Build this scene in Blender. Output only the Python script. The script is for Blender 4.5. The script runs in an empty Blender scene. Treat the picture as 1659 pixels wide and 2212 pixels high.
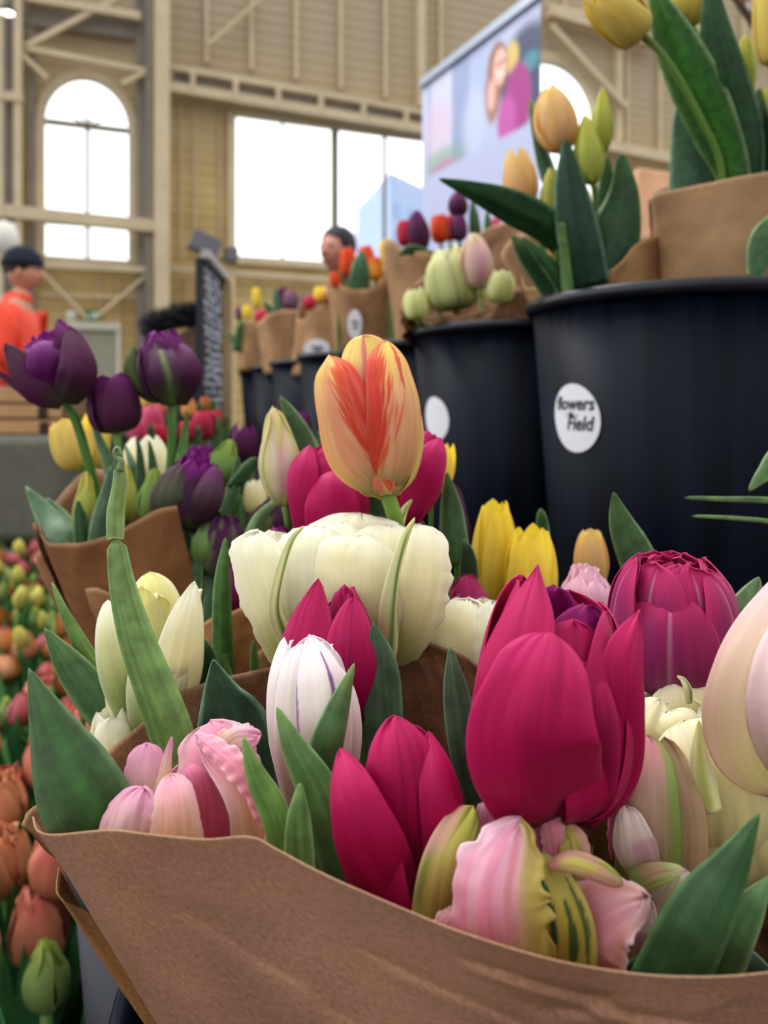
import bpy, math, random
import numpy as np
from mathutils import Vector

F = 1650.0; HZ = 860.0; CX = 829.5; CAMZ = 0.90
SC = bpy.context.scene
COL = SC.collection
rng = np.random.RandomState(7)
random.seed(7)

def P(px, py, d):
    return np.array([(px-CX)/F*d, d, CAMZ-(py-HZ)/F*d])

def H(h, k=1.0):
    h = h.lstrip('#')
    c = np.array([int(h[i:i+2], 16)/255 for i in (0, 2, 4)])
    return np.where(c <= .04045, c/12.92, ((c+.055)/1.055)**2.4)*k

# ---------------------------------------------------------------- noise
def _hash(ix, iy, s):
    n = np.sin(ix*127.1+iy*311.7+s*74.7)*43758.5453
    return n-np.floor(n)
def vn(x, y, s=0.0):
    x = np.asarray(x, float); y = np.asarray(y, float)
    ix = np.floor(x); iy = np.floor(y); fx = x-ix; fy = y-iy
    fx = fx*fx*(3-2*fx); fy = fy*fy*(3-2*fy)
    a = _hash(ix, iy, s); b = _hash(ix+1, iy, s); c = _hash(ix, iy+1, s); d = _hash(ix+1, iy+1, s)
    return (a+(b-a)*fx)*(1-fy)+(c+(d-c)*fx)*fy
def sn(x, y, s=0.0): return vn(x, y, s)*2-1

def crom(pts, t):
    """Catmull-Rom through rows of pts at t in 0..1 (uniform)."""
    pts = np.asarray(pts, float)
    if pts.ndim == 1: pts = pts[:, None]
    n = len(pts)
    Q = np.vstack([2*pts[0]-pts[1], pts, 2*pts[-1]-pts[-2]])
    x = np.clip(np.asarray(t, float), 0, 1)*(n-1)
    i = np.minimum(x.astype(int), n-2); f = (x-i)[:, None]
    p0, p1, p2, p3 = Q[i], Q[i+1], Q[i+2], Q[i+3]
    return .5*((2*p1)+(-p0+p2)*f+(2*p0-5*p1+4*p2-p3)*f**2+(-p0+3*p1-3*p2+p3)*f**3)
def sst(a, b, x):
    t = np.clip((x-a)/(b-a), 0, 1); return t*t*(3-2*t)

# ---------------------------------------------------------------- materials
def newmat(name):
    m = bpy.data.materials.new(name); m.use_nodes = True
    nt = m.node_tree; nt.nodes.clear()
    return m, nt, nt.nodes.new('ShaderNodeOutputMaterial')
def N(nt, t, **k):
    n = nt.nodes.new(t)
    for a, b in k.items():
        if a in n.inputs: n.inputs[a].default_value = b
        else: setattr(n, a, b)
    return n
def L(nt, a, b): nt.links.new(a, b)

def organic(name, rough, transl, sx, sy, amp, bump=.15, spec=.35, sheen=0.0, blotch=0.0):
    m, nt, out = newmat(name)
    at = N(nt, 'ShaderNodeAttribute', attribute_name='Col')
    uv = N(nt, 'ShaderNodeUVMap', uv_map='UVMap')
    mp = N(nt, 'ShaderNodeMapping'); mp.inputs['Scale'].default_value = (sx, sy, 1)
    L(nt, uv.outputs[0], mp.inputs[0])
    no = N(nt, 'ShaderNodeTexNoise'); no.inputs['Scale'].default_value = 1.0; no.inputs['Detail'].default_value = 3
    L(nt, mp.outputs[0], no.inputs['Vector'])
    mr = N(nt, 'ShaderNodeMapRange'); mr.inputs[3].default_value = 1-amp; mr.inputs[4].default_value = 1+amp
    mr.inputs[1].default_value = .3; mr.inputs[2].default_value = .7
    L(nt, no.outputs[0], mr.inputs[0])
    mx = N(nt, 'ShaderNodeMix', data_type='RGBA', blend_type='MULTIPLY'); mx.inputs[0].default_value = 1
    L(nt, at.outputs[0], mx.inputs[6]); L(nt, mr.outputs[0], mx.inputs[7])
    csrc = mx.outputs[2]
    if blotch:
        tc = N(nt, 'ShaderNodeTexCoord'); n2 = N(nt, 'ShaderNodeTexNoise'); n2.inputs['Scale'].default_value = 140; n2.inputs['Detail'].default_value = 4
        L(nt, tc.outputs['Object'], n2.inputs['Vector'])
        m2 = N(nt, 'ShaderNodeMapRange'); m2.inputs[1].default_value = .35; m2.inputs[2].default_value = .7
        m2.inputs[3].default_value = 1-blotch; m2.inputs[4].default_value = 1+blotch
        L(nt, n2.outputs[0], m2.inputs[0])
        x2 = N(nt, 'ShaderNodeMix', data_type='RGBA', blend_type='MULTIPLY'); x2.inputs[0].default_value = 1
        L(nt, csrc, x2.inputs[6]); L(nt, m2.outputs[0], x2.inputs[7]); csrc = x2.outputs[2]
    b = N(nt, 'ShaderNodeBsdfPrincipled'); b.inputs['Roughness'].default_value = rough
    b.inputs['Specular IOR Level'].default_value = spec
    if sheen:
        b.inputs['Sheen Weight'].default_value = sheen; b.inputs['Sheen Roughness'].default_value = .4
    L(nt, csrc, b.inputs['Base Color'])
    bp = N(nt, 'ShaderNodeBump'); bp.inputs['Strength'].default_value = bump; bp.inputs['Distance'].default_value = .0006
    L(nt, no.outputs[0], bp.inputs['Height']); L(nt, bp.outputs[0], b.inputs['Normal'])
    tr = N(nt, 'ShaderNodeBsdfTranslucent'); L(nt, csrc, tr.inputs[0])
    ms = N(nt, 'ShaderNodeMixShader'); ms.inputs[0].default_value = transl
    L(nt, b.outputs[0], ms.inputs[1]); L(nt, tr.outputs[0], ms.inputs[2]); L(nt, ms.outputs[0], out.inputs[0])
    return m

M = {}
M['petal'] = organic('petal_tissue', .5, .28, 40, 2.2, .06, .10, .25, .05)
M['pale'] = organic('pale_petal_tissue', .5, .42, 36, 2, .03, .12, .25, .0)
M['leaf'] = organic('leaf_blade', .42, .18, 34, .8, .12, .25, .42, .0, .22)
M['stem'] = organic('stem_skin', .45, .10, 6, 3, .08, .1, .4)

def paper_mat():
    m, nt, out = newmat('kraft_paper')
    at = N(nt, 'ShaderNodeAttribute', attribute_name='Col')
    tc = N(nt, 'ShaderNodeTexCoord')
    uvn = N(nt, 'ShaderNodeUVMap', uv_map='UVMap')
    mp = N(nt, 'ShaderNodeMapping'); mp.inputs['Scale'].default_value = (60, 60, 1)
    L(nt, uvn.outputs[0], mp.inputs[0])
    n1 = N(nt, 'ShaderNodeTexNoise'); n1.inputs['Scale'].default_value = 1; n1.inputs['Detail'].default_value = 5; n1.inputs['Distortion'].default_value = .0
    L(nt, mp.outputs[0], n1.inputs['Vector'])
    n2 = N(nt, 'ShaderNodeTexNoise'); n2.inputs['Scale'].default_value = 22; n2.inputs['Detail'].default_value = 4
    L(nt, tc.outputs['Object'], n2.inputs['Vector'])
    r1 = N(nt, 'ShaderNodeMapRange'); r1.inputs[1].default_value = .3; r1.inputs[2].default_value = .72; r1.inputs[3].default_value = .80; r1.inputs[4].default_value = 1.2
    r2 = N(nt, 'ShaderNodeMapRange'); r2.inputs[1].default_value = .3; r2.inputs[2].default_value = .7; r2.inputs[3].default_value = .82; r2.inputs[4].default_value = 1.14
    L(nt, n1.outputs[0], r1.inputs[0]); L(nt, n2.outputs[0], r2.inputs[0])
    ml = N(nt, 'ShaderNodeMath', operation='MULTIPLY'); L(nt, r1.outputs[0], ml.inputs[0]); L(nt, r2.outputs[0], ml.inputs[1])
    mx = N(nt, 'ShaderNodeMix', data_type='RGBA', blend_type='MULTIPLY'); mx.inputs[0].default_value = 1
    L(nt, at.outputs[0], mx.inputs[6]); L(nt, ml.outputs[0], mx.inputs[7])
    b = N(nt, 'ShaderNodeBsdfPrincipled'); b.inputs['Roughness'].default_value = .72; b.inputs['Specular IOR Level'].default_value = .25
    L(nt, mx.outputs[2], b.inputs['Base Color'])
    bp = N(nt, 'ShaderNodeBump'); bp.inputs['Strength'].default_value = .35; bp.inputs['Distance'].default_value = .0006
    L(nt, n1.outputs[0], bp.inputs['Height']); L(nt, bp.outputs[0], b.inputs['Normal'])
    tr = N(nt, 'ShaderNodeBsdfTranslucent'); L(nt, mx.outputs[2], tr.inputs[0])
    ms = N(nt, 'ShaderNodeMixShader'); ms.inputs[0].default_value = .08
    L(nt, b.outputs[0], ms.inputs[1]); L(nt, tr.outputs[0], ms.inputs[2]); L(nt, ms.outputs[0], out.inputs[0])
    return m
M['paper'] = paper_mat()

def plain(name, col, rough=.6, metal=0.0, spec=.5, noise=0.0, scale=8.0, stretch=(1, 1, 1), bump=0.0, emis=0.0):
    m, nt, out = newmat(name)
    b = N(nt, 'ShaderNodeBsdfPrincipled'); b.inputs['Roughness'].default_value = rough; b.inputs['Metallic'].default_value = metal
    b.inputs['Specular IOR Level'].default_value = spec
    c = H(col) if isinstance(col, str) else np.array(col)
    b.inputs['Base Color'].default_value = (*c, 1)
    if emis:
        b.inputs['Emission Color'].default_value = (*c, 1); b.inputs['Emission Strength'].default_value = emis
    if noise or bump:
        tc = N(nt, 'ShaderNodeTexCoord'); mp = N(nt, 'ShaderNodeMapping'); mp.inputs['Scale'].default_value = stretch
        L(nt, tc.outputs['Object'], mp.inputs[0])
        n = N(nt, 'ShaderNodeTexNoise'); n.inputs['Scale'].default_value = scale; n.inputs['Detail'].default_value = 5
        L(nt, mp.outputs[0], n.inputs['Vector'])
        r = N(nt, 'ShaderNodeMapRange'); r.inputs[1].default_value = .3; r.inputs[2].default_value = .7; r.inputs[3].default_value = 1-noise; r.inputs[4].default_value = 1+noise
        L(nt, n.outputs[0], r.inputs[0])
        mx = N(nt, 'ShaderNodeMix', data_type='RGBA', blend_type='MULTIPLY'); mx.inputs[0].default_value = 1; mx.inputs[6].default_value = (*c, 1)
        L(nt, r.outputs[0], mx.inputs[7]); L(nt, mx.outputs[2], b.inputs['Base Color'])
        if bump:
            bp = N(nt, 'ShaderNodeBump'); bp.inputs['Strength'].default_value = bump; bp.inputs['Distance'].default_value = .01
            L(nt, n.outputs[0], bp.inputs['Height']); L(nt, bp.outputs[0], b.inputs['Normal'])
    L(nt, b.outputs[0], out.inputs[0])
    return m
def attrmat(name, rough=.6):
    m, nt, out = newmat(name)
    at = N(nt, 'ShaderNodeAttribute', attribute_name='Col')
    b = N(nt, 'ShaderNodeBsdfPrincipled'); b.inputs['Roughness'].default_value = rough
    L(nt, at.outputs[0], b.inputs['Base Color']); L(nt, b.outputs[0], out.inputs[0]); return m
def glassmat(name):
    m, nt, out = newmat(name)
    t = N(nt, 'ShaderNodeBsdfTransparent'); t.inputs[0].default_value = (.98, 1, 1, 1)
    g = N(nt, 'ShaderNodeBsdfGlossy'); g.inputs['Roughness'].default_value = .05
    ms = N(nt, 'ShaderNodeMixShader'); ms.inputs[0].default_value = .06
    L(nt, t.outputs[0], ms.inputs[1]); L(nt, g.outputs[0], ms.inputs[2]); L(nt, ms.outputs[0], out.inputs[0]); return m

# ---------------------------------------------------------------- object helpers
def tag(o, label=None, cat=None, group=None, kind=None):
    if label: o['label'] = label
    if cat: o['category'] = cat
    if group: o['group'] = group
    if kind: o['kind'] = kind
    return o
def thing(name, loc, label, cat, group=None):
    o = bpy.data.objects.new(name, None); COL.objects.link(o); o.location = loc; o.empty_display_size = .02
    return tag(o, label, cat, group)
def wloc(o):
    v = np.zeros(3)
    while o is not None: v = v+np.array(o.location); o = o.parent
    return v
def mesh(name, V, Fc, mat, parent=None, col=None, uv=None, smooth=True, solid=0.0, local=False):
    V = np.asarray(V, float).reshape(-1, 3)
    if parent is not None and not local: V = V-wloc(parent)
    me = bpy.data.meshes.new(name); me.from_pydata(V.tolist(), [], Fc); me.update()
    if smooth: me.polygons.foreach_set('use_smooth', [True]*len(me.polygons))
    if col is not None:
        a = me.color_attributes.new('Col', 'FLOAT_COLOR', 'POINT')
        c = np.ones((len(V), 4)); c[:, :3] = np.asarray(col).reshape(-1, 3) if np.asarray(col).size > 3 else col
        a.data.foreach_set('color', np.clip(c, 0, 1).ravel())
    if uv is not None:
        l = me.uv_layers.new(name='UVMap'); idx = np.zeros(len(me.loops), int); me.loops.foreach_get('vertex_index', idx)
        l.data.foreach_set('uv', np.asarray(uv, float).reshape(-1, 2)[idx].ravel())
    o = bpy.data.objects.new(name, me); COL.objects.link(o)
    if mat: me.materials.append(mat)
    if parent is not None: o.parent = parent
    if solid:
        s = o.modifiers.new('thickness', 'SOLIDIFY'); s.thickness = solid; s.offset = 0
    return o
def gridfaces(nu, nv, wrap=False):
    f = []
    for j in range(nv-1):
        for i in range(nu-1 if not wrap else nu):
            a = j*nu+i; b = j*nu+(i+1) % nu
            f.append((a, b, b+nu, a+nu))
    return f
class MB:
    def __init__(s): s.v = []; s.f = []
    def add(s, v, f):
        n = len(s.v); s.v += [tuple(x) for x in v]; s.f += [tuple(n+i for i in q) for q in f]
    def box(s, o, ax, ay, az):
        o, ax, ay, az = map(lambda q: np.array(q, float), (o, ax, ay, az))
        c = [o, o+ax, o+ax+ay, o+ay, o+az, o+ax+az, o+ax+ay+az, o+ay+az]
        s.add(c, [(0, 3, 2, 1), (4, 5, 6, 7), (0, 1, 5, 4), (1, 2, 6, 5), (2, 3, 7, 6), (3, 0, 4, 7)])
    def bar(s, a, b, w, h=None, up=(0, 0, 1)):
        a = np.array(a, float); b = np.array(b, float); h = h or w
        t = b-a; t /= np.linalg.norm(t); x = np.cross(t, up)
        if np.linalg.norm(x) < 1e-3: x = np.cross(t, (1, 0, 0))
        x /= np.linalg.norm(x); y = np.cross(x, t)
        s.box(a-x*w/2-y*h/2, x*w, y*h, b-a)
    def build(s, name, mat, parent=None, smooth=False, bevel=0.0, **k):
        o = mesh(name, s.v, s.f, mat, parent, smooth=smooth, **k)
        if bevel:
            b = o.modifiers.new('bevel', 'BEVEL'); b.width = bevel; b.segments = 2
        return o
def struct(o): o['kind'] = 'structure'; return o

def lathe(prof, seg=48, c=(0, 0, 0)):
    a = np.linspace(0, 2*np.pi, seg, endpoint=False)
    V = np.array([[c[0]+r*np.cos(t), c[1]+r*np.sin(t), c[2]+z] for r, z in prof for t in a])
    return V, gridfaces(seg, len(prof), True)

def tube(name, pts, rad, mat, parent, col, seg=10, n=16, world=True):
    pts = np.asarray(pts, float); t = np.linspace(0, 1, n)
    c = crom(pts, t); r = crom(np.asarray(rad, float), t)[:, 0]
    T = np.gradient(c, axis=0); T /= np.linalg.norm(T, axis=1)[:, None]
    ref = np.array([0.0, 1, 0]); X = np.cross(T, ref); X /= np.maximum(np.linalg.norm(X, axis=1)[:, None], 1e-6); Y = np.cross(X, T)
    a = np.linspace(0, 2*np.pi, seg, endpoint=False)
    V = c[:, None]+r[:, None, None]*(np.cos(a)[None, :, None]*X[:, None]+np.sin(a)[None, :, None]*Y[:, None])
    cc = np.broadcast_to(np.asarray(col), (n, seg, 3)) if np.asarray(col).ndim < 2 else np.repeat(crom(col, t)[:, None], seg, 1)
    uv = np.stack(np.meshgrid(np.arange(seg)/seg, t), -1)
    f = gridfaces(seg, n, True)+[tuple(range(seg))[::-1], tuple(range((n-1)*seg, n*seg))]
    return mesh(name, V, f, mat, parent, col=cc, uv=uv, local=not world)

# ---------------------------------------------------------------- petals
CUP = [(.0, .14), (.03, .55), (.16, .88), (.36, 1.0), (.58, .97), (.8, .84), (1, .62)]
EGG = [(.0, .12), (.03, .42), (.15, .78), (.36, 1.0), (.6, .93), (.82, .62), (1, .22)]
BUD = [(.0, .12), (.04, .40), (.18, .80), (.40, 1.0), (.62, .82), (.84, .42), (1, .08)]
OPEN = [(.0, .10), (.05, .42), (.2, .70), (.42, .88), (.65, 1.0), (.85, 1.12), (1, 1.25)]
TALL = [(.0, .12), (.05, .5), (.2, .82), (.42, 1.0), (.65, .92), (.85, .72), (1, .5)]
BARREL = [(.0, .14), (.02, .5), (.14, .84), (.36, 1.0), (.6, .99), (.82, .86), (1, .56)]
DBL = [(.0, .14), (.02, .6), (.14, .92), (.34, 1.02), (.58, 1.0), (.8, .88), (1, .6)]

def hsvish(c, rg, amt=.05): return np.clip(c*(1+rg.uniform(-amt, amt)), 0, 1)

def pcol(sp, u, v, seed):
    """petal pigment on the (u across -1..1, v base..tip) grid"""
    base, body, tip = sp['base'], sp['body'], sp.get('tip', sp['body'])
    kb = sp.get('kb', .22); kt = sp.get('kt', .6)
    jag = sn(u*9, v*1.5, seed)*.5+sn(u*23, v*2, seed+3)*.3
    a = sst(0, 1, (kb-v+jag*.10)/kb+.3)[..., None]
    b = sst(kt, 1.0, v+jag*.12)[..., None]
    c = body*(1-b)+tip*b
    c = c*(1-a)+base*a
    if 'edge' in sp:
        e = (np.abs(u)**sp.get('ke', 4)+jag*.12*np.abs(u)).clip(0, 1)[..., None]*sp.get('ea', 1)
        c = c*(1-e)+sp['edge']*e
    if 'mid' in sp:
        w = sp.get('mw', .18)*(1.05-v*sp.get('mtaper', .5))
        rag = sn(u*sp.get('rf', 14)+v*6, v*5, seed+9)*sp.get('rag', .0)
        m_ = np.exp(-((np.abs(u)+rag*np.abs(u))/w)**2)*sst(0, sp.get('m0', .1), v)*(1-sst(sp.get('m1', .9), sp.get('m1', .9)+.15, v))*sp.get('ma', 1)
        m_ = m_[..., None]; c = c*(1-m_)+sp['mid']*m_
    if 'flame' in sp:
        # feathered flame along the midrib with side barbs
        for q in sp['flame']:
            uc, w0, v0, v1, fc, st = q
            barbs = sn((np.abs(u-uc)*1.0+0*v)*6, (v*26-np.abs(u-uc)*16), seed+5)*.5+.5
            w = w0*np.sin(np.clip((v-v0)/(v1-v0), 0, 1)*np.pi)**.6*(.55+.75*barbs)
            m_ = (1-sst(.75, 1.15, np.abs(u-uc)/np.maximum(w, 1e-4)))*st
            m_ = np.where((v > v0) & (v < v1), m_, 0)[..., None]
            c = c*(1-m_)+fc*m_
    c = c*(1+sp.get('veins', .05)*sn(u*26+2*sn(v*3, 0*v, seed), v*1.6, seed+21)[..., None])
    if 'streaks' in sp:
        fc, fq, st_ = sp['streaks']; m_ = (sst(.45, .85, vn(u*fq+sn(v*4, u*2, seed)*.8, v*1.8, seed+31))*st_*sst(0, .3, v))[..., None]; c = c*(1-m_)+fc*m_
    if 'side' in sp:
        fc, s0, s1 = sp['side']; m_ = sst(s0, s1, u+jag*.2)[..., None]; c = c*(1-m_)+fc*m_
    if 'patch' in sp:
        for fc, fx, fy, th, st in sp['patch']:
            m_ = (sst(th-.14, th+.06, vn(u*fx+5, v*fy*1.5, seed+fx))*st)[..., None]
            c = c*(1-m_)+fc*m_
    return c*(1+.10*sn(u*2, v*2, seed+1)[..., None]*sp.get('var', .6))

def petal(par, fr, L_, R, phi, sp, k=1.0, h=1.0, w=.95, prof=CUP, tip=.5, pt=.35, lean=0.0, flare=0.0, crease=.03,
          ruf=0.0, rf=5.0, fringe=0.0, fold=0.0, skew=0.0, z0=0.0, off=(0, 0), n=(19, 27), solid=0.0, name='petal', mat='petal', roll=0.0, seed=None, twist=0.0, edgein=0.0):
    O, X, Y, Z = fr
    seed = rng.uniform(0, 900) if seed is None else seed
    nu, nv = n
    us = np.linspace(-1, 1, nu); vs = np.linspace(0, 1, nv)**.92
    u, v = np.meshgrid(us, vs)
    pr = crom(prof, vs); z = pr[:, 0][:, None]*L_*h+z0*L_; r = pr[:, 1][:, None]*R*k
    t = np.clip((v-tip)/(1-tip), 0, 1)
    sh = (.30+.70*sst(0, .42, v))*(1-np.clip(t, 0, 1)**(2.4-1.3*pt))**(.48+.5*pt)
    wv = w*R*sh
    if fringe: wv = wv*(1+fringe*.5*sn(v*34, np.sign(u)*3, seed)*sst(.25, .6, v))
    rc = np.maximum(r, R*k*.35)*(1-.0*u)*.5+R*k*.5
    a = u*wv/rc+np.radians(skew)*v
    tang = rc*np.sin(a); rad = r-rc*(1-np.cos(a))
    rad = rad-crease*R*np.exp(-(u/.12)**2)*sst(.05, .4, v)+u*.035*R
    rad = rad+flare*R*sst(.55, 1, v)**1.5
    rad = rad-edgein*R*np.abs(u)**2.5*sst(.2, .7, v)
    rad = rad+fold*R*np.abs(u)**1.6*sst(.3, .9, v)
    if ruf:
        g = np.abs(u)**2*sst(.15, .6, v)+.8*sst(.6, 1, v)*np.abs(u)**.5
        rad = rad+ruf*R*g*(sn(v*rf+u*2, u*2.0, seed)+.5*sn(v*rf*2.7, u*3, seed+4))
        tang = tang+ruf*.5*R*g*sn(v*rf*1.4+7, u*2, seed+8)
        z = z+ruf*.45*R*g*sn(v*rf+3, u*4, seed+2)
    if fringe:
        z = z+fringe*R*.55*sn(u*17, 0*v+2, seed+6)*sst(.8, 1, v)
        rad = rad+fringe*R*.35*sn(v*40, u*6, seed+7)*(np.abs(u)**4+sst(.85, 1, v)).clip(0, 1)
    z = z+0*u
    if lean:
        q = np.radians(lean); r0 = R*k*.15
        dr = rad-r0; zz = z-z0*L_
        rad = r0+dr*np.cos(q)+zz*np.sin(q); z = z0*L_-dr*np.sin(q)+zz*np.cos(q)
    rad = rad+sn(u*1.6, v*2.2, seed+11)*.03*R
    ph = np.radians(phi)+np.radians(twist)*v
    ox, oy = off
    # phi 0 faces the viewer (-Y), +90 to the right (+X)
    lx = rad*np.sin(ph)+tang*np.cos(ph)+ox*R
    ly = -rad*np.cos(ph)+tang*np.sin(ph)+oy*R
    W = O+lx[..., None]*X+ly[..., None]*Y+z[..., None]*Z
    c = pcol(sp, u, v, seed)
    uv = np.stack([(u+1)/2+seed, v+seed], -1)
    return mesh(name, W, gridfaces(nu, nv), M[mat], par, col=c, uv=uv, solid=solid)

def frame(B, T):
    Z = T-B; Ln = np.linalg.norm(Z); Z = Z/Ln
    view = (B+T)/2-np.array([0, 0, CAMZ]); view /= np.linalg.norm(view)
    Y = view-Z*np.dot(view, Z); Y /= np.linalg.norm(Y); X = np.cross(Y, Z)
    return (B, X, Y, Z), Ln

GREEN = H('#6d9a55'); STEMC = [H('#86ac5c'), H('#5f8a45')]
def stem_tube(par, pts, rpx, col=None, n=14):
    w = [P(*p) for p in pts]; r = [rpx*p[2]/F for p in pts]
    return tube('stem', w, r, M['stem'], par, np.array(col if col is not None else [STEMC[0]]+[STEMC[1]]*(len(pts)-1)), n=n)

def leaf(par, pts, hw, col='#4d7a48', tipc='#6f9a58', fold=.25, tw=0.0, n=(11, 30), edge='#a6c08c', solid=.0007, curl=0.0, name='leaf', streak=None, grade=True, ks=.45, sw=.4):
    w = np.array([P(*p) for p in pts]); t = np.linspace(0, 1, n[1])
    c = crom(w, t); ds = crom(np.array([p[2] for p in pts], float), t)[:, 0]
    h = np.maximum(crom(np.asarray(hw, float), t)[:, 0], .6)*ds/F
    h = h*np.minimum(1, (t/.03+.12))
    T = np.gradient(c, axis=0); T /= np.linalg.norm(T, axis=1)[:, None]
    V_ = c-np.array([0, 0, CAMZ]); V_ /= np.linalg.norm(V_, axis=1)[:, None]
    X = np.cross(T, V_); X /= np.linalg.norm(X, axis=1)[:, None]; Nn = np.cross(X, T)
    q = np.radians(tw)*np.ones(n[1]) if np.isscalar(tw) else np.radians(crom(np.asarray(tw, float), t)[:, 0])
    X2 = X*np.cos(q)[:, None]+Nn*np.sin(q)[:, None]; N2 = -X*np.sin(q)[:, None]+Nn*np.cos(q)[:, None]
    u = np.linspace(-1, 1, n[0]); sd = rng.uniform(0, 99)
    wob = .08*sn(t*5, 0*t, sd)[:, None]*h[:, None]
    prof = (np.abs(u)**1.3*fold)[None, :]*h[:, None]+curl*h[:, None]*np.abs(u)[None, :]**3+wob*u[None, :]**2
    W = c[:, None]+u[None, :, None]*h[:, None, None]*X2[:, None]+prof[..., None]*N2[:, None]
    uu, tt = np.meshgrid(u, t)
    C = H(col)[None, None]*(1-sst(.3, .0, tt)[..., None]*.0)+0*uu[..., None]
    k = (1-sst(0, .35, tt))[..., None]*.7; C = C*(1-k)+H(tipc)*k
    C = C*(1+.22*sn(uu*5, tt*2, sd)[..., None]); 
    if grade: C = (C*.74+C.mean(-1, keepdims=True)*.26)*np.array([1.06, 1.0, .86])
    if streak is not None:
        m_ = (np.exp(-((uu-.15)/sw)**2)*sst(.05, .3, tt)*(1-sst(.6 if ks < .5 else .9, .95 if ks < .5 else 1.0, tt)))[..., None]*ks; C = C*(1-m_)+H(streak)*m_
    e = (np.abs(uu)**14)[..., None]*.7; C = C*(1-e)+H(edge)*e  # thin edge highlight, painted into the leaf colour
    uv = np.stack([uu*.5+sd, tt*3+sd], -1)
    return mesh(name, W, gridfaces(*n), M['leaf'], par, col=C, uv=uv, solid=solid)

def fpet(par, pts, hw, sp, bulge=.26, ruf=0.02, rf=5.0, fringe=0.0, tw=0.0, n=(29, 37), mat='pale', round_=.5, solid=.0004, edgeroll=0.0, rib=0.0, ridge=.02, name='petal'):
    """freely shaped petal: spine through pts (base to tip), bulging towards the viewer"""
    w = np.array([P(*p) for p in pts]); t = np.linspace(0, 1, n[1])
    c = crom(w, t); ds = crom(np.array([p[2] for p in pts], float), t)[:, 0]
    h = np.maximum(crom(np.asarray(hw, float), t)[:, 0], .5)*ds/F
    h = h*(1-np.clip((t-.8)/.2, 0, 1)**2.5)**round_
    T = np.gradient(c, axis=0); T /= np.linalg.norm(T, axis=1)[:, None]
    V_ = c-np.array([0, 0, CAMZ]); V_ /= np.linalg.norm(V_, axis=1)[:, None]
    X = -np.cross(T, V_); X /= np.linalg.norm(X, axis=1)[:, None]; Nn = np.cross(T, X)
    Nn *= -np.sign(np.sum(Nn*V_, axis=1))[:, None]           # towards the viewer
    q = np.radians(crom(np.asarray(tw, float), t)[:, 0]) if not np.isscalar(tw) else np.radians(tw)*np.ones(n[1])
    X2 = X*np.cos(q)[:, None]+Nn*np.sin(q)[:, None]; N2 = -X*np.sin(q)[:, None]+Nn*np.cos(q)[:, None]
    seed = rng.uniform(0, 900); u, v = np.meshgrid(np.linspace(-1, 1, n[0]), t); H_ = h[:, None]+0*u
    hm = h.max()
    a = u*(1+fringe*.6*sn(v*26, np.sign(u)*3, seed)*np.abs(u)**3)
    out = bulge*H_*(1-u**2)+edgeroll*H_*np.abs(u)**4
    g = np.abs(u)**2+.6*sst(.7, 1, v)
    out = out+ruf*hm*g*(sn(v*rf+u*1.5, u*2, seed)+.5*sn(v*rf*2.6, u*3, seed+4))+.05*hm*sn(u*2.2, v*3, seed+5)
    out = out+ridge*hm*sn(u*7+sn(v*3, u, seed), v*2.2, seed+15)*sst(0, .3, v)
    if rib: out = out+rib*hm*np.abs(u)**1.2*np.sin(v*rf*9+u*2)
    al = fringe*hm*.5*sn(u*15, 0*v, seed+6)*sst(.8, 1, v)+ruf*.3*hm*g*sn(v*rf*1.3, u*2, seed+8)
    W = c[:, None]+(a*H_)[..., None]*X2[:, None]+out[..., None]*N2[:, None]+al[..., None]*T[:, None]
    C = pcol(sp, u, v, seed)
    return mesh(name, W, gridfaces(*n), M[mat], par, col=C, uv=np.stack([(u+1)/2+seed, v+seed], -1), solid=solid)

def hexes(**k): return {a: (H(b) if isinstance(b, str) else b) for a, b in k.items()}

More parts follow.
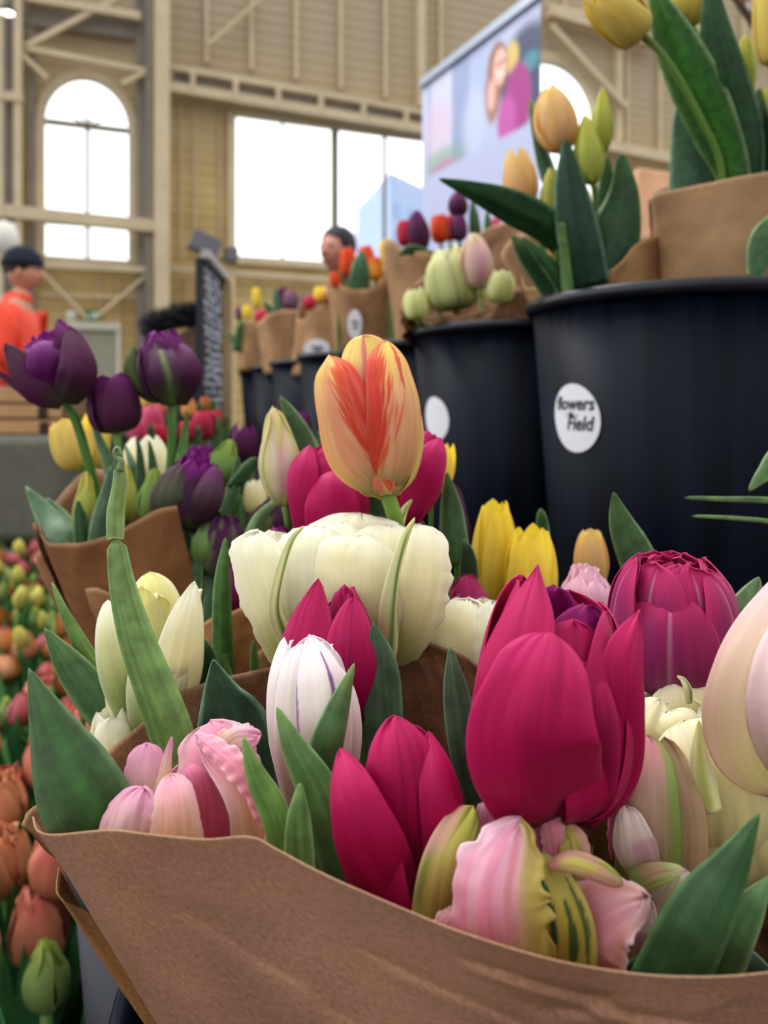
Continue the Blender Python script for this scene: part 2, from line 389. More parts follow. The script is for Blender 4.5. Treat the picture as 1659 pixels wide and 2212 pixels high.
def tulip(label, base, top, d, R, sp, style='cup', dz=0.0, stem=None, leaves=(), petals=None, rot=0.0, q=1.0, name='tulip', mat='petal', group=None, solid=0.0, srad=None, scol=None, jit=1.0, **kw):
    B = P(base[0], base[1], d); T = P(top[0], top[1], d+dz); fr, Ln = frame(B, T)
    Rm = R*d/F
    o = thing(name, B, label, 'tulip', group)
    n = (max(7, int(19*q)), max(9, int(27*q)))
    def pe(*a, **b):
        b.setdefault('n', n); b.setdefault('mat', mat); b.setdefault('solid', solid)
        return petal(o, fr, Ln, Rm, *a, **b)
    if petals is not None:
        for p in petals:
            p = dict(p); ph = p.pop('phi'); s = p.pop('sp', sp); pe(ph, s, **{**kw, **p})
    elif style in ('cup', 'bud', 'tall', 'egg'):
        prof = dict(cup=CUP, bud=BUD, tall=TALL, egg=EGG)[style]
        kw.setdefault('prof', prof)
        j = lambda s: rng.uniform(-s, s)*jit
        for i in range(3): pe(60+120*i+rot+j(8), sp, **{**kw, **dict(k=.86, h=kw.get('h', 1.0)*(1.0+j(.02)))})
        for i in range(3): pe(120*i+rot+j(8), sp, **{**kw, **dict(k=1.0, h=kw.get('h', 1.0)*(.97+j(.03)))})
    elif style == 'double':
        j = lambda s: rng.uniform(-s, s)
        for i in range(5): pe(72*i+rot+20+j(15), sp, **{**dict(prof=DBL, k=.42, h=.98+j(.05), w=.5, ruf=.10, pt=.2), **kw})
        for i in range(6): pe(60*i+rot+j(12), sp, **{**dict(prof=DBL, k=.70, h=.97+j(.05), w=.66, ruf=.08, pt=.3), **kw})
        for i in range(6): pe(60*i+30+rot+j(8), sp, **{**dict(prof=DBL, k=1.0, h=.88+j(.07), w=.82, ruf=.04, pt=.4), **kw})
    sr = srad or max(5, R*.16)
    if stem is None:
        dx = (base[0]-top[0])*.35
        stem = [(base[0], base[1], d), (base[0]+dx, base[1]+1.0*R+40*.3/d, d+.01), (base[0]+dx*1.4, base[1]+.20/d*F, d+.02)]
    else: stem = [(base[0], base[1]-2, d)]+[s if len(s) == 3 else (*s, d) for s in stem]
    stem_tube(o, stem, sr, col=scol)
    for l in leaves: leaf(o, **l) if isinstance(l, dict) else leaf(o, *l)
    return o

# ---------------------------------------------------------------- paper sheets
def sheet(name, par, top, bot, col='#a87d58', nu=60, nv=36, crk=.0012, lam=.02, inner=None, wave=0.0, edge=True, solid=.0004, bend=0.0, seed=None, creases=()):
    """kraft paper lofted between two edges given as (px,py,d) polylines"""
    tu = np.linspace(0, 1, nu); tv = np.linspace(0, 1, nv)
    A = crom(np.array([P(*p) for p in top]), tu); B = crom(np.array([P(*p) for p in bot]), tu)
    sd = rng.uniform(0, 99) if seed is None else seed
    V = A[None]*(1-tv)[:, None, None]+B[None]*tv[:, None, None]
    du = np.gradient(V, axis=1); dv = np.gradient(V, axis=0)
    Nn = np.cross(du, dv); Nn /= np.maximum(np.linalg.norm(Nn, axis=2)[..., None], 1e-9)
    s = np.cumsum(np.linalg.norm(np.diff(A, axis=0, prepend=A[:1]), axis=1))
    S, TT = np.meshgrid(s, tv); hgt = np.linalg.norm(B-A, axis=1).mean()*TT
    fac = lambda x, y, q: np.abs(sn(x, y, q))
    cr = (fac(S/lam+.4*hgt/lam, hgt/lam, sd)+.5*fac(S/lam*2.1+hgt/lam*.8, hgt/lam*2.0-S/lam*.7, sd+2)+.3*fac(S/lam*3.6, hgt/lam*4, sd+5))*crk
    UU = np.linspace(0, 1, nu)[None]+0*TT
    for (u0, v0, u1, v1, amp, wd) in creases:
        du_, dv_ = u1-u0, v1-v0; ll = math.hypot(du_, dv_); tt_ = ((UU-u0)*du_+(TT-v0)*dv_)/ll**2
        dd_ = ((UU-u0)*dv_-(TT-v0)*du_)/ll+.012*sn(tt_*5, 0*tt_, u0*50)
        cr = cr+amp*(np.exp(-np.abs(dd_)/wd)+.8*np.tanh(dd_/wd)*np.exp(-(dd_/(wd*5))**2))*sst(-.15, .15, tt_)*(1-sst(.85, 1.15, tt_))
    V = V+Nn*(cr+wave*np.sin(S/max(hgt.max(), .05)*7+1.5*TT+sd)-bend*np.sin(np.pi*TT))[..., None]
    C = H(col)*(1+.13*sn(S/lam*.8, hgt/lam*.8, sd+3)[..., None]*np.array([.7, 1.0, 1.2]))
    if edge:
        e = (1-sst(0, .008, TT))[..., None]*.28; C = C*(1-e)+H('#d3b48c')*e
    uv = np.stack([S*10, hgt*10], -1)
    return mesh(name, V, gridfaces(nu, nv), M['paper'], par, col=C, uv=uv, solid=solid)

def conewrap(label, px, py_top, d, rt, rb, hgt, col='#a98563', pleats=6, seed=0, group=None, rise=.02, lean=(0, 0), name='paper_wrap', tiltz=0.0):
    """a cone of kraft paper standing in a bucket; rt, rb, hgt in metres"""
    c = P(px, py_top, d); nu, nv = 72, 14
    o = thing(name, c-np.array([0, 0, hgt]), label, 'paper wrap', group)
    a = np.linspace(0, 2*np.pi, nu, endpoint=False); v = np.linspace(0, 1, nv)
    A, V_ = np.meshgrid(a, v)
    r = (rt*(1-V_)+rb*V_)*(1+.10*(1-V_)*np.abs(np.sin(A*pleats/2+seed))+.05*sn(A*3, V_*3, seed))
    z = -hgt*V_+rise*(1-V_)*(np.sin(2*A+seed)+.5*sn(A*2.5, 0*A, seed))+tiltz*(1-V_)*np.cos(A)
    X = c[0]+r*np.cos(A)+lean[0]*(1-V_); Y = c[1]+r*np.sin(A)+lean[1]*(1-V_); Z = c[2]+z
    V = np.stack([X, Y, Z], -1); C = H(col)*(1+.12*sn(A*4, V_*3, seed)[..., None])
    mesh('sheet', V, gridfaces(nu, nv, True), M['paper'], o, col=C, uv=np.stack([A*rt*10, V_*hgt*10], -1), solid=.0005)
    return o
# ================================================================ HALL
WO = np.array([-2.8, 14.0]); WU = np.array([.932, .363]); WN = np.array([.363, -.932])  # WN points into the room
def wt(px):
    q = (px-CX)/F; return (14*q+2.8)/(.932-.363*q)
def wz(px, py):
    t = wt(px); return CAMZ-(py-HZ)/F*(14+.363*t)
def W3(t, z, off=0.0):
    p = WO+WU*t+WN*off; return np.array([p[0], p[1], z])
def WP(px, py, off=0.0): return W3(wt(px), wz(px, py), off)

def siding():
    m, nt, out = newmat('cream_painted_siding')
    tc = N(nt, 'ShaderNodeTexCoord')
    b = N(nt, 'ShaderNodeBsdfPrincipled'); b.inputs['Roughness'].default_value = .7
    sep = N(nt, 'ShaderNodeSeparateXYZ'); L(nt, tc.outputs['Object'], sep.inputs[0])
    no = N(nt, 'ShaderNodeTexNoise'); no.inputs['Scale'].default_value = 1.1; no.inputs['Detail'].default_value = 5; L(nt, tc.outputs['Object'], no.inputs['Vector'])
    w = N(nt, 'ShaderNodeTexWave', wave_type='BANDS', bands_direction='Z'); w.inputs['Scale'].default_value = 1.6; L(nt, tc.outputs['Object'], w.inputs['Vector'])
    cr = N(nt, 'ShaderNodeValToRGB'); cr.color_ramp.elements[0].color = (*H('#bfa26c'), 1); cr.color_ramp.elements[1].color = (*H('#dfc690'), 1)
    cr.color_ramp.elements[0].position = .3; cr.color_ramp.elements[1].position = .7
    L(nt, no.outputs[0], cr.inputs[0])
    zr = N(nt, 'ShaderNodeMapRange'); zr.inputs[1].default_value = 4.5; zr.inputs[2].default_value = 7.5; L(nt, sep.outputs[2], zr.inputs[0])
    mx = N(nt, 'ShaderNodeMix', data_type='RGBA'); L(nt, zr.outputs[0], mx.inputs[0]); L(nt, cr.outputs[0], mx.inputs[6]); mx.inputs[7].default_value = (*H('#bfae92'), 1)
    L(nt, mx.outputs[2], b.inputs['Base Color'])
    bp = N(nt, 'ShaderNodeBump'); bp.inputs['Strength'].default_value = .4; bp.inputs['Distance'].default_value = .02; L(nt, w.outputs[0], bp.inputs['Height']); L(nt, bp.outputs[0], b.inputs['Normal'])
    L(nt, b.outputs[0], out.inputs[0]); return m
MS = siding()
MC = plain('cream_painted_steel', '#d9c8a8', .55, noise=.08, scale=3)
MCd = plain('grey_steel', '#968e84', .6, noise=.12, scale=3)  # plain darker grey steel for lattice, posts, brackets and cords
MCm = plain('window_bar_paint', '#8f8268', .6)
MG = glassmat('window_glass')

Za0 = wz(88, 562); Zas = wz(88, 262); t0, t1 = wt(88), wt(286)
Zw0 = wz(500, 562); Zw1 = wz(500, 243); s0, s1 = wt(499), wt(925)
a0, a1 = wt(1085), wt(1286); Za2b = wz(1180, 470); Za2s = wz(1286, 262)
def arch_pts(ta, tb, zs, n=20, hk=1.0):
    c = (ta+tb)/2; r = (tb-ta)/2
    return [(c-r*math.cos(math.pi*i/n), zs+hk*r*math.sin(math.pi*i/n)) for i in range(n+1)]
ra = (t1-t0)/2; hk1 = (wz(186, 165)-Zas)/ra
hk2 = 1.0
mb = MB()
def wallquad(pts):  # polygon in (t,z)
    mb.add([W3(t, z) for t, z in pts], [tuple(range(len(pts)))])
ZT = 12.5
def rect(ta, tb, za, zb): wallquad([(ta, za), (tb, za), (tb, zb), (ta, zb)])
rect(-8, t0, 0, ZT); rect(t1, s0, 0, ZT); rect(s1, a0, 0, ZT); rect(a1, 17, 0, ZT)
rect(s0, s1, 0, Zw0); rect(s0, s1, Zw1, ZT)
for ta, tb, zb, zs, hk in ((t0, t1, Za0, Zas, hk1), (a0, a1, Za2b, Za2s, hk2)):
    rect(ta, tb, 0, zb)
    ap = arch_pts(ta, tb, zs, 20, hk)
    for i in range(20):
        (x0, z0), (x1, z1) = ap[i], ap[i+1]; wallquad([(x0, z0), (x1, z1), (x1, ZT), (x0, ZT)])
struct(mb.build('wall_back', MS))
# floor and side returns
MF = plain('market_hall_concrete', '#55504a', .7, noise=.15, scale=2)
mb2 = MB(); mb2.box((-11, -2.5, -.1), (28, 0, 0), (0, 24, 0), (0, 0, .1)); struct(mb2.build('floor', MF))
mb3 = MB(); mb3.box((-30, 20, -.4), (80, 0, 0), (0, 60, 0), (0, 0, .2)); struct(mb3.build('ground', plain('street_snow', '#c9ccd2', .9, noise=.05)))

def frame_arch(name, ta, tb, zb, zs, hk, w=.14):
    m_ = MB(); ap = [(ta, zb)]+arch_pts(ta, tb, zs, 20, hk)+[(tb, zb)]
    c = (ta+tb)/2
    for i in range(len(ap)-1):
        (x0, z0), (x1, z1) = ap[i], ap[i+1]
        m_.bar(W3(x0, z0, .04), W3(x1, z1, .04), w, w, up=(*WN, 0))
    m_.bar(W3(ta, zb, .04), W3(tb, zb, .04), w, w, up=(*WN, 0))
    fr = m_.build(name, MC); struct(fr); return fr
w1 = frame_arch('window_1', t0, t1, Za0, Zas, hk1)
mm = MB()
mm.bar(W3(t0, Zas, .03), W3(t1, Zas, .03), .15, .06); zt2 = wz(88, 480)
mm.bar(W3(t0, zt2, .03), W3(t1, zt2, .03), .10, .05)
c = (t0+t1)/2; mm.bar(W3(c, Za0, .03), W3(c, Zas, .03), .05, .05)
for k in range(5):
    a_ = math.pi*(k+1)/6; mm.bar(W3(c, Zas, .02), W3(c-.35*math.cos(a_), Zas+.35*math.sin(a_), .02), .03, .03)
struct(mm.build('window_mullion', MCm, w1))
gl = MB(); gl.add([W3(t, z, -.02) for t, z in [(t0, Za0)]+arch_pts(t0, t1, Zas, 20, hk1)+[(t1, Za0)]], [tuple(range(23))]); struct(gl.build('window_pane', MG, w1))
w2m = MB()
for q in ((s0, Zw0, s1, Zw0), (s0, Zw1, s1, Zw1), (s0, Zw0, s0, Zw1), (s1, Zw0, s1, Zw1)):
    w2m.bar(W3(q[0], q[1], .04), W3(q[2], q[3], .04), .14, .14, up=(*WN, 0))
w2 = struct(w2m.build('window_2', MC))
mm = MB()
for px, w_ in ((609, .04), (722, .13), (829, .06)):
    t = wt(px); mm.bar(W3(t, Zw0, .03), W3(t, Zw1, .03), w_, .06, up=(*WN, 0))
struct(mm.build('window_mullion', MCm, w2))
gl = MB(); gl.add([W3(s0, Zw0, -.02), W3(s1, Zw0, -.02), W3(s1, Zw1, -.02), W3(s0, Zw1, -.02)], [(0, 1, 2, 3)]); struct(gl.build('window_pane', MG, w2))
w3 = frame_arch('window_3', a0, a1, Za2b, Za2s, hk2, .2)
gl = MB(); gl.add([W3(t, z, -.02) for t, z in [(a0, Za2b)]+arch_pts(a0, a1, Za2s, 20, hk2)+[(a1, Za2b)]], [tuple(range(23))]); struct(gl.build('window_pane', MG, w3))

ntrim = [0]
def trim(a, b, w, h=None, mat=None, up=None):
    ntrim[0] += 1; m_ = MB(); m_.bar(a, b, w, h, up=(*WN, 0) if up is None else up); return struct(m_.build('trim_%d' % ntrim[0], mat or MC))
def tb_(pxa, pya, pxb, pyb, w, off=.15, h=None, mat=None): trim(WP(pxa, pya, off), WP(pxb, pyb, off), w, h, mat)
# main column
trim(np.array([*(W3(wt(343), 0)[:2]+WN*.6), 0]), np.array([*(W3(wt(343), 0)[:2]+WN*.6), 12]), .24, .24)
# left lattice post and posts beside the arch
for px, w_, off, mt in ((2, .16, .5, MC), (44, .12, .5, MC), (24, .26, .3, MCd), (70, .10, .15, MCd), (302, .14, .2, MCd), (318, .10, .45, MCd)):
    p = W3(wt(px), 0)[:2]+WN*off; trim(np.array([*p, 0]), np.array([*p, 12.4]), w_, .08, mt)
for q in ((0, 470, 332, 503, .20, .5), (0, 232, 55, 236, .14, .5), (360, 205, 930, 298, .17, .35), (360, 162, 930, 262, .10, .35),
          (50, 128, 300, -5, .09, .4), (50, 125, 320, 175, .09, .4), (52, 140, 105, 190, .08, .4), (262, 200, 322, 170, .08, .4), (60, 20, 300, 60, .14, .4),
          (95, 595, 190, 692, .05, .3), (325, 590, 205, 690, .05, .3), (350, 585, 760, 612, .10, .25), (90, 578, 330, 590, .10, .3), (90, 640, 330, 646, .04, .2),
          (445, 112, 560, 10, .06, .3), (1168, 40, 1400, 110, .20, .3), (1172, 70, 1330, 240, .13, .3), (1290, 325, 1659, 400, .22, .3), (1168, 20, 1659, 130, .08, .2),
          (905, 250, 1659, 385, .05, .2)):
    tb_(q[0], q[1], q[2], q[3], q[4], q[5])
# grey lattice between the two beam flanges
tb_(372, 186, 928, 281, .30, .22, .05, MCd)
for px in (410, 500, 590, 680, 770, 860): trim(WP(px, 168+(px-360)*.175, .4), WP(px, 207+(px-360)*.163, .4), .09)
tb_(62, 45, 300, 75, .34, .2, .05, MCd)
# vertical ribs on the upper panels
for px, ya, yb in ((445, -40, 140), (541, -40, 155), (637, -40, 175), (733, -40, 195), (829, -40, 215), (905, -40, 235), (948, -40, 255), (1215, 40, -40), (1330, 100, 310), (1350, 110, 320), (1420, -40, 340), (1500, -40, 350), (1600, -40, 360)):
    tb_(px, ya, px, yb, .07 if px not in (905, 1330) else .16, .08)
for px in (420, 475, 390): tb_(px, 230, px, 560, .03, .04)
for px in (150, 215, 255, 400, 450, 560, 640): tb_(px, 600, px, 705, .03, .04)
# door, exit sign, round wall fitting
dz = wz(150, 712); ta, tb2 = wt(152), wt(250)
m_ = MB(); m_.box(W3(ta, 0, .02), (*(WU*(tb2-ta)), 0), (*(WN*.06), 0), (0, 0, dz)); d1 = struct(m_.build('door_1', plain('grey_door_paint', '#a9a692', .6, noise=.05)))
m_ = MB(); m_.box(W3(ta-.08, dz, .02), (*(WU*(tb2-ta+.16)), 0), (*(WN*.14), 0), (0, 0, .14)); m_.box(W3(ta-.08, 0, .02), (*(WU*.08), 0), (*(WN*.12), 0), (0, 0, dz)); m_.box(W3(tb2, 0, .02), (*(WU*.08), 0), (*(WN*.12), 0), (0, 0, dz))
struct(m_.build('door_frame', plain('pale_door_frame', '#dcd8c4', .6), d1))
ex = thing('exit_sign', W3(wt(193), dz+.14, .2), 'small green and white exit sign above the grey door', 'sign')
p0 = W3(wt(181), dz+.16, .1); m_ = MB(); m_.box(p0, (*(WU*.26), 0), (*(WN*.06), 0), (0, 0, .16)); m_.build('panel', plain('exit_green', '#3f8f6c', .5), ex)
m_ = MB(); m_.box(W3(wt(181)+.10, dz+.19, .165), (*(WU*.03), 0), (*(WN*.01), 0), (0, 0, .08)); m_.box(W3(wt(181)+.15, dz+.18, .165), (*(WU*.08), 0), (*(WN*.01), 0), (0, 0, .11))
m_.build('pictogram', plain('exit_white', '#e8f2ea', .5), ex)
V, f_ = lathe([(0.0, .0), (.09, .0), (.10, .02), (.07, .06), (0, .07)], 20)
R_ = np.array([[WU[0], 0, WN[0]], [WU[1], 0, WN[1]], [0, 1, 0]]); V = V@R_.T+W3(wt(153), wz(153, 683), .05)
tag(mesh('wall_lamp', V, f_, plain('white_plastic', '#f1efe6', .4)), 'round white wall fitting left of the exit sign', 'lamp')

# loudspeakers by the window sill
MSP = plain('grey_speaker_case', '#8e8b8c', .6)
def speaker(px, py, w, h, roll, label):
    c_ = WP(px, py, 1.2); o = thing('loudspeaker', c_, label, 'speaker')
    q = math.radians(roll); ux = np.array([WU[0]*math.cos(q), WU[1]*math.cos(q), -math.sin(q)]); uz = np.array([WU[0]*math.sin(q), WU[1]*math.sin(q), math.cos(q)])
    n_ = np.array([*WN, 0]); m_ = MB(); m_.box(c_-ux*w/2-uz*h/2, ux*w, uz*h, -n_*.3); m_.build('cabinet', MSP, o, bevel=.02)
    m_ = MB(); m_.box(c_-ux*w*.45-uz*h*.44+n_*.0, ux*w*.9, uz*h*.88, n_*.02); m_.build('grille', plain('speaker_grille', '#7d7a80', .8), o)
    m_ = MB(); m_.bar(c_-n_*.3, c_-n_*1.18+np.array([0, 0, .1]), .05); m_.build('bracket', MCd, o)
speaker(424, 552, .50, .33, 22, 'larger grey loudspeaker tilted beside the cream column')
speaker(477, 573, .20, .24, 0, 'smaller grey loudspeaker at the corner of the wide window')
# ceiling lamps, top left
def lamp(px, py, d, r, label):
    c_ = P(px, py, d); o = thing('pendant_lamp', c_, label, 'lamp')
    V, f_ = lathe([(0, 0), (r*.8, 0), (r, r*.25), (r*.7, r*.7), (r*.15, r), (0, r)], 20, c_); mesh('shade', V, f_, plain('lamp_metal', '#3a3b44', .4, .3), o)
    V, f_ = lathe([(0, -r*.12), (r*.62, -r*.1), (r*.78, 0)], 20, c_); mesh('bulb', V, f_, plain('lamp_glow', '#fff4e2', .4, emis=3), o)
    m_ = MB(); m_.bar(c_+[0, 0, r], c_+[0, 0, 12.4-c_[2]], .02); m_.build('cord', MCd, o)
lamp(16, 28, 9, .10, 'lit pendant lamp hanging in the top left corner')
V, f_ = lathe([(0, -.2), (.10, -.15), (.15, 0), (.10, .16), (0, .2)], 20, P(10, 515, 8.3)); bl = tag(mesh('paper_lantern', V, f_, plain('lantern_paper', '#eeeae0', .7)), 'white oval lantern at the left edge below the arched window', 'lantern')
m_ = MB(); m_.bar(P(10, 515, 8.3)+[0, 0, .2], np.array([*P(10, 515, 8.3)[:2], 12.4]), .01); m_.build('cord', MCd, bl)

# buildings outside
mbd = plain('distant_facade', '#b9cdf2', .8, noise=.05, scale=1.0); mbp = plain('distant_facade_pink', '#e6cdea', .8, noise=.05)
def block(name, pxa, pxb, pyt, d, mat, label):
    a = P(pxa, pyt, d); b = P(pxb, pyt, d+3); m_ = MB(); m_.box((a[0], a[1], 0), (b[0]-a[0], b[1]-a[1], 0), (-1.5, 6, 0), (0, 0, a[2])); o = m_.build('facade', mat, None)
    o.name = name; tag(o, label, 'building')
    m2 = MB()
    for i in range(3):
        for j in range(5):
            p = np.array([a[0], a[1], 0])+np.array([b[0]-a[0], b[1]-a[1], 0])*(.12+.3*i)+np.array([0, -.05, a[2]*(.35+.12*j)])
            m2.box(p, np.array([b[0]-a[0], b[1]-a[1], 0])*.16, (0, .02, 0), (0, 0, a[2]*.06))
    w_ = m2.build('window_row', plain('facade_window', '#8fb0e6', .4), o, local=True) if False else mesh('facade_windows', m2.v, m2.f, plain('facade_window', '#9dbcf0', .4), o, smooth=False, local=True)
block('office_building', 842, 935, 372, 30, mbd, 'pale blue stepped building seen through the right window panes')
block('office_building', 800, 850, 470, 42, mbp, 'pale pink building low in the right window pane')
block('office_building', 762, 802, 500, 54, mbd, 'low pale blue building left of the pink one outside')

# ================================================================ BANNER
bl_, br_ = P(912, 190, 3.35), P(1168, -12, 2.6)
zt = (bl_[2]+br_[2])/2; A_ = np.array([bl_[0], bl_[1]]); B_ = np.array([br_[0], br_[1]]); bw = np.linalg.norm(B_-A_); bh = 2.0
bn = thing('banner_stand', (*((A_+B_)/2), zt-bh-.1), 'tall roll-up banner with a faded photo of a smiling woman in magenta', 'banner')
nu, nv = 120, 220
u, v = np.meshgrid(np.linspace(0, 1, nu), np.linspace(0, 1, nv))
x = A_[0]+(B_[0]-A_[0])*u; y = A_[1]+(B_[1]-A_[1])*u; z = zt-v*bh
V = np.stack([x, y, z], -1)
def blob(cx, cy, rx, ry, s=.25): return sst(1+s, 1-s, np.sqrt(((u-cx)/rx)**2+((v-cy)/ry)**2))[..., None]
v = v*1.73; C = np.zeros((nv, nu, 3))+H('#b7bfdc'); n1 = vn(u*6, v*9, 3)[..., None]; C = C*(.72+.16*n1)
vv = v  # banner picture covers v 0..0.30
def mixc(c, m_, col): return c*(1-m_)+H(col)*m_
def band(a, b, w=.01): return (sst(a-w, a+w, u)*(1-sst(b-w, b+w, u)))[..., None]
C = mixc(C, band(.30, .46)*.75, '#7f8fb0'); C = mixc(C, band(.10, .3)*.4, '#d8d6e6'); C = mixc(C, band(.46, .60)*.5, '#98a0c8')
C = mixc(C, blob(.14, .20, .16, .10, .5)*.5, '#c9a9b8'); C = mixc(C, blob(.2, .33, .22, .05, .5)*.7, '#7d9a82'); C = mixc(C, blob(.22, .345, .12, .02, .4)*.7, '#b0708f')
C = mixc(C, blob(.90, .19, .20, .14, .2), '#38415e'); C = mixc(C, blob(.80, .12, .05, .05, .3), '#c2ab62'); C = mixc(C, blob(.93, .17, .06, .03, .4), '#3f7f8a')
C = mixc(C, blob(.84, .27, .10, .12, .15), '#98307c'); C = mixc(C, blob(.76, .31, .07, .08, .3), '#b0509a')
C = mixc(C, blob(.69, .125, .08, .085, .15), '#8b6252'); C = mixc(C, blob(.65, .20, .06, .09, .25), '#94695a')
C = mixc(C, blob(.71, .125, .05, .058, .15), '#e0ada2'); C = mixc(C, blob(.715, .115, .045, .008, .3)*.6, '#6a4a4c'); C = mixc(C, blob(.715, .150, .02, .006, .3)*.8, '#f6e8e6')
C = mixc(C, blob(.645, .20, .03, .05, .3), '#dca79e'); C = mixc(C, blob(.5, .26, .10, .12, .4)*.6, '#b9c4d8')
C = mixc(C, (sst(-.01, .01, v-.355))[..., None], '#a9afca')
C = mixc(C, band(0, .05, .01)*(1-sst(.35, .36, v))[..., None]*.8, '#b4bad6')
for k in range(5):
    C = mixc(C, blob(.40+.055*k, .55+.005*(k % 2), .014, .016, .3)*.8*(1-blob(.40+.055*k, .55, .007, .008, .3)), '#8a8fb5')
mesh('fabric', V, gridfaces(nu, nv), attrmat('banner_print', .5), bn, col=C)
m_ = MB(); m_.bar((*A_, zt+.01), (*B_, zt+.01), .03, .035); m_.build('top_rail', plain('brushed_rail', '#9aa1ae', .35, .5), bn)
m_ = MB(); m_.bar((*A_, zt-bh-.03), (*B_, zt-bh-.03), .10, .09); m_.build('base_housing', plain('rail_base', '#8c9098', .4, .5), bn)
m_ = MB(); mid = (A_+B_)/2+np.array([.03, .05]); m_.bar((*mid, zt-bh-.05), (*mid, zt), .025); m_.build('pole', MSP, bn)
m_ = MB(); dirn = np.array([B_[1]-A_[1], -(B_[0]-A_[0])])/bw
for e in (A_*.85+B_*.15, A_*.15+B_*.85): m_.box((*(e-dirn*.14), 0.0), (*(dirn*.28), 0), (.03, 0, 0), (0, 0, zt-bh-.07))
m_.build('foot', MSP, bn)

# wooden sign, top right
o = thing('hanging_sign', P(1640, 10, 2.0), 'brown wooden sign with a white mark in the top right corner', 'sign')
m_ = MB(); a = P(1560, -40, 2.0); b = P(1625, 65, 2.0); m_.box(a, b-a, P(1760, 60, 2.3)-b, (.06, 0, .12)); m_.build('board', plain('brown_board', '#8a6740', .6, noise=.15, scale=6, stretch=(1, 1, 12)), o, bevel=.004)
m_ = MB(); m_.bar(P(1560, -45, 1.98), P(1640, 72, 1.98), .012); m_.build('edge_strip', plain('dark_edge', '#4a3826', .6), o)
m_ = MB()
for i, (x_, y_) in enumerate(((1612, 6), (1624, -2), (1636, 10), (1648, 2))): m_.bar(P(x_, y_, 1.97), P(x_+9, y_+16, 1.97), .012, .004)
m_.build('lettering', plain('sign_white', '#e9e6df', .6), o)
m_ = MB(); m_.bar(P(1600, -40, 2.05), P(1600, -40, 2.05)+[0, 0, 10.0], .01); m_.build('cord', MCd, o)

# ================================================================ PEOPLE
def skinmesh(name, joints, edges, mat, par, sub=2):
    me = bpy.data.meshes.new(name); me.from_pydata([tuple(j[0]) for j in joints], edges, []); me.update()
    o = bpy.data.objects.new(name, me); COL.objects.link(o); o.parent = par; me.materials.append(mat)
    md = o.modifiers.new('skin', 'SKIN'); md.use_smooth_shade = True
    for i, j in enumerate(joints):
        sv = me.skin_vertices[0].data[i]; r = j[1]; sv.radius = (r, r) if np.isscalar(r) else r
    me.skin_vertices[0].data[0].use_root = True
    sb = o.modifiers.new('sub', 'SUBSURF'); sb.levels = sb.render_levels = sub
    return o
def ellip(cx, cy, cz, rx, ry, rz, seg=28, ring=18, z0=-1, z1=1):
    V = []
    for j in range(ring+1):
        zz = z0+(z1-z0)*j/ring; rr = math.sqrt(max(0, 1-zz*zz))
        for i in range(seg):
            a = 2*math.pi*i/seg; V.append((cx+rx*rr*math.cos(a), cy+ry*rr*math.sin(a), cz+rz*zz))
    return V, gridfaces(seg, ring+1, True)
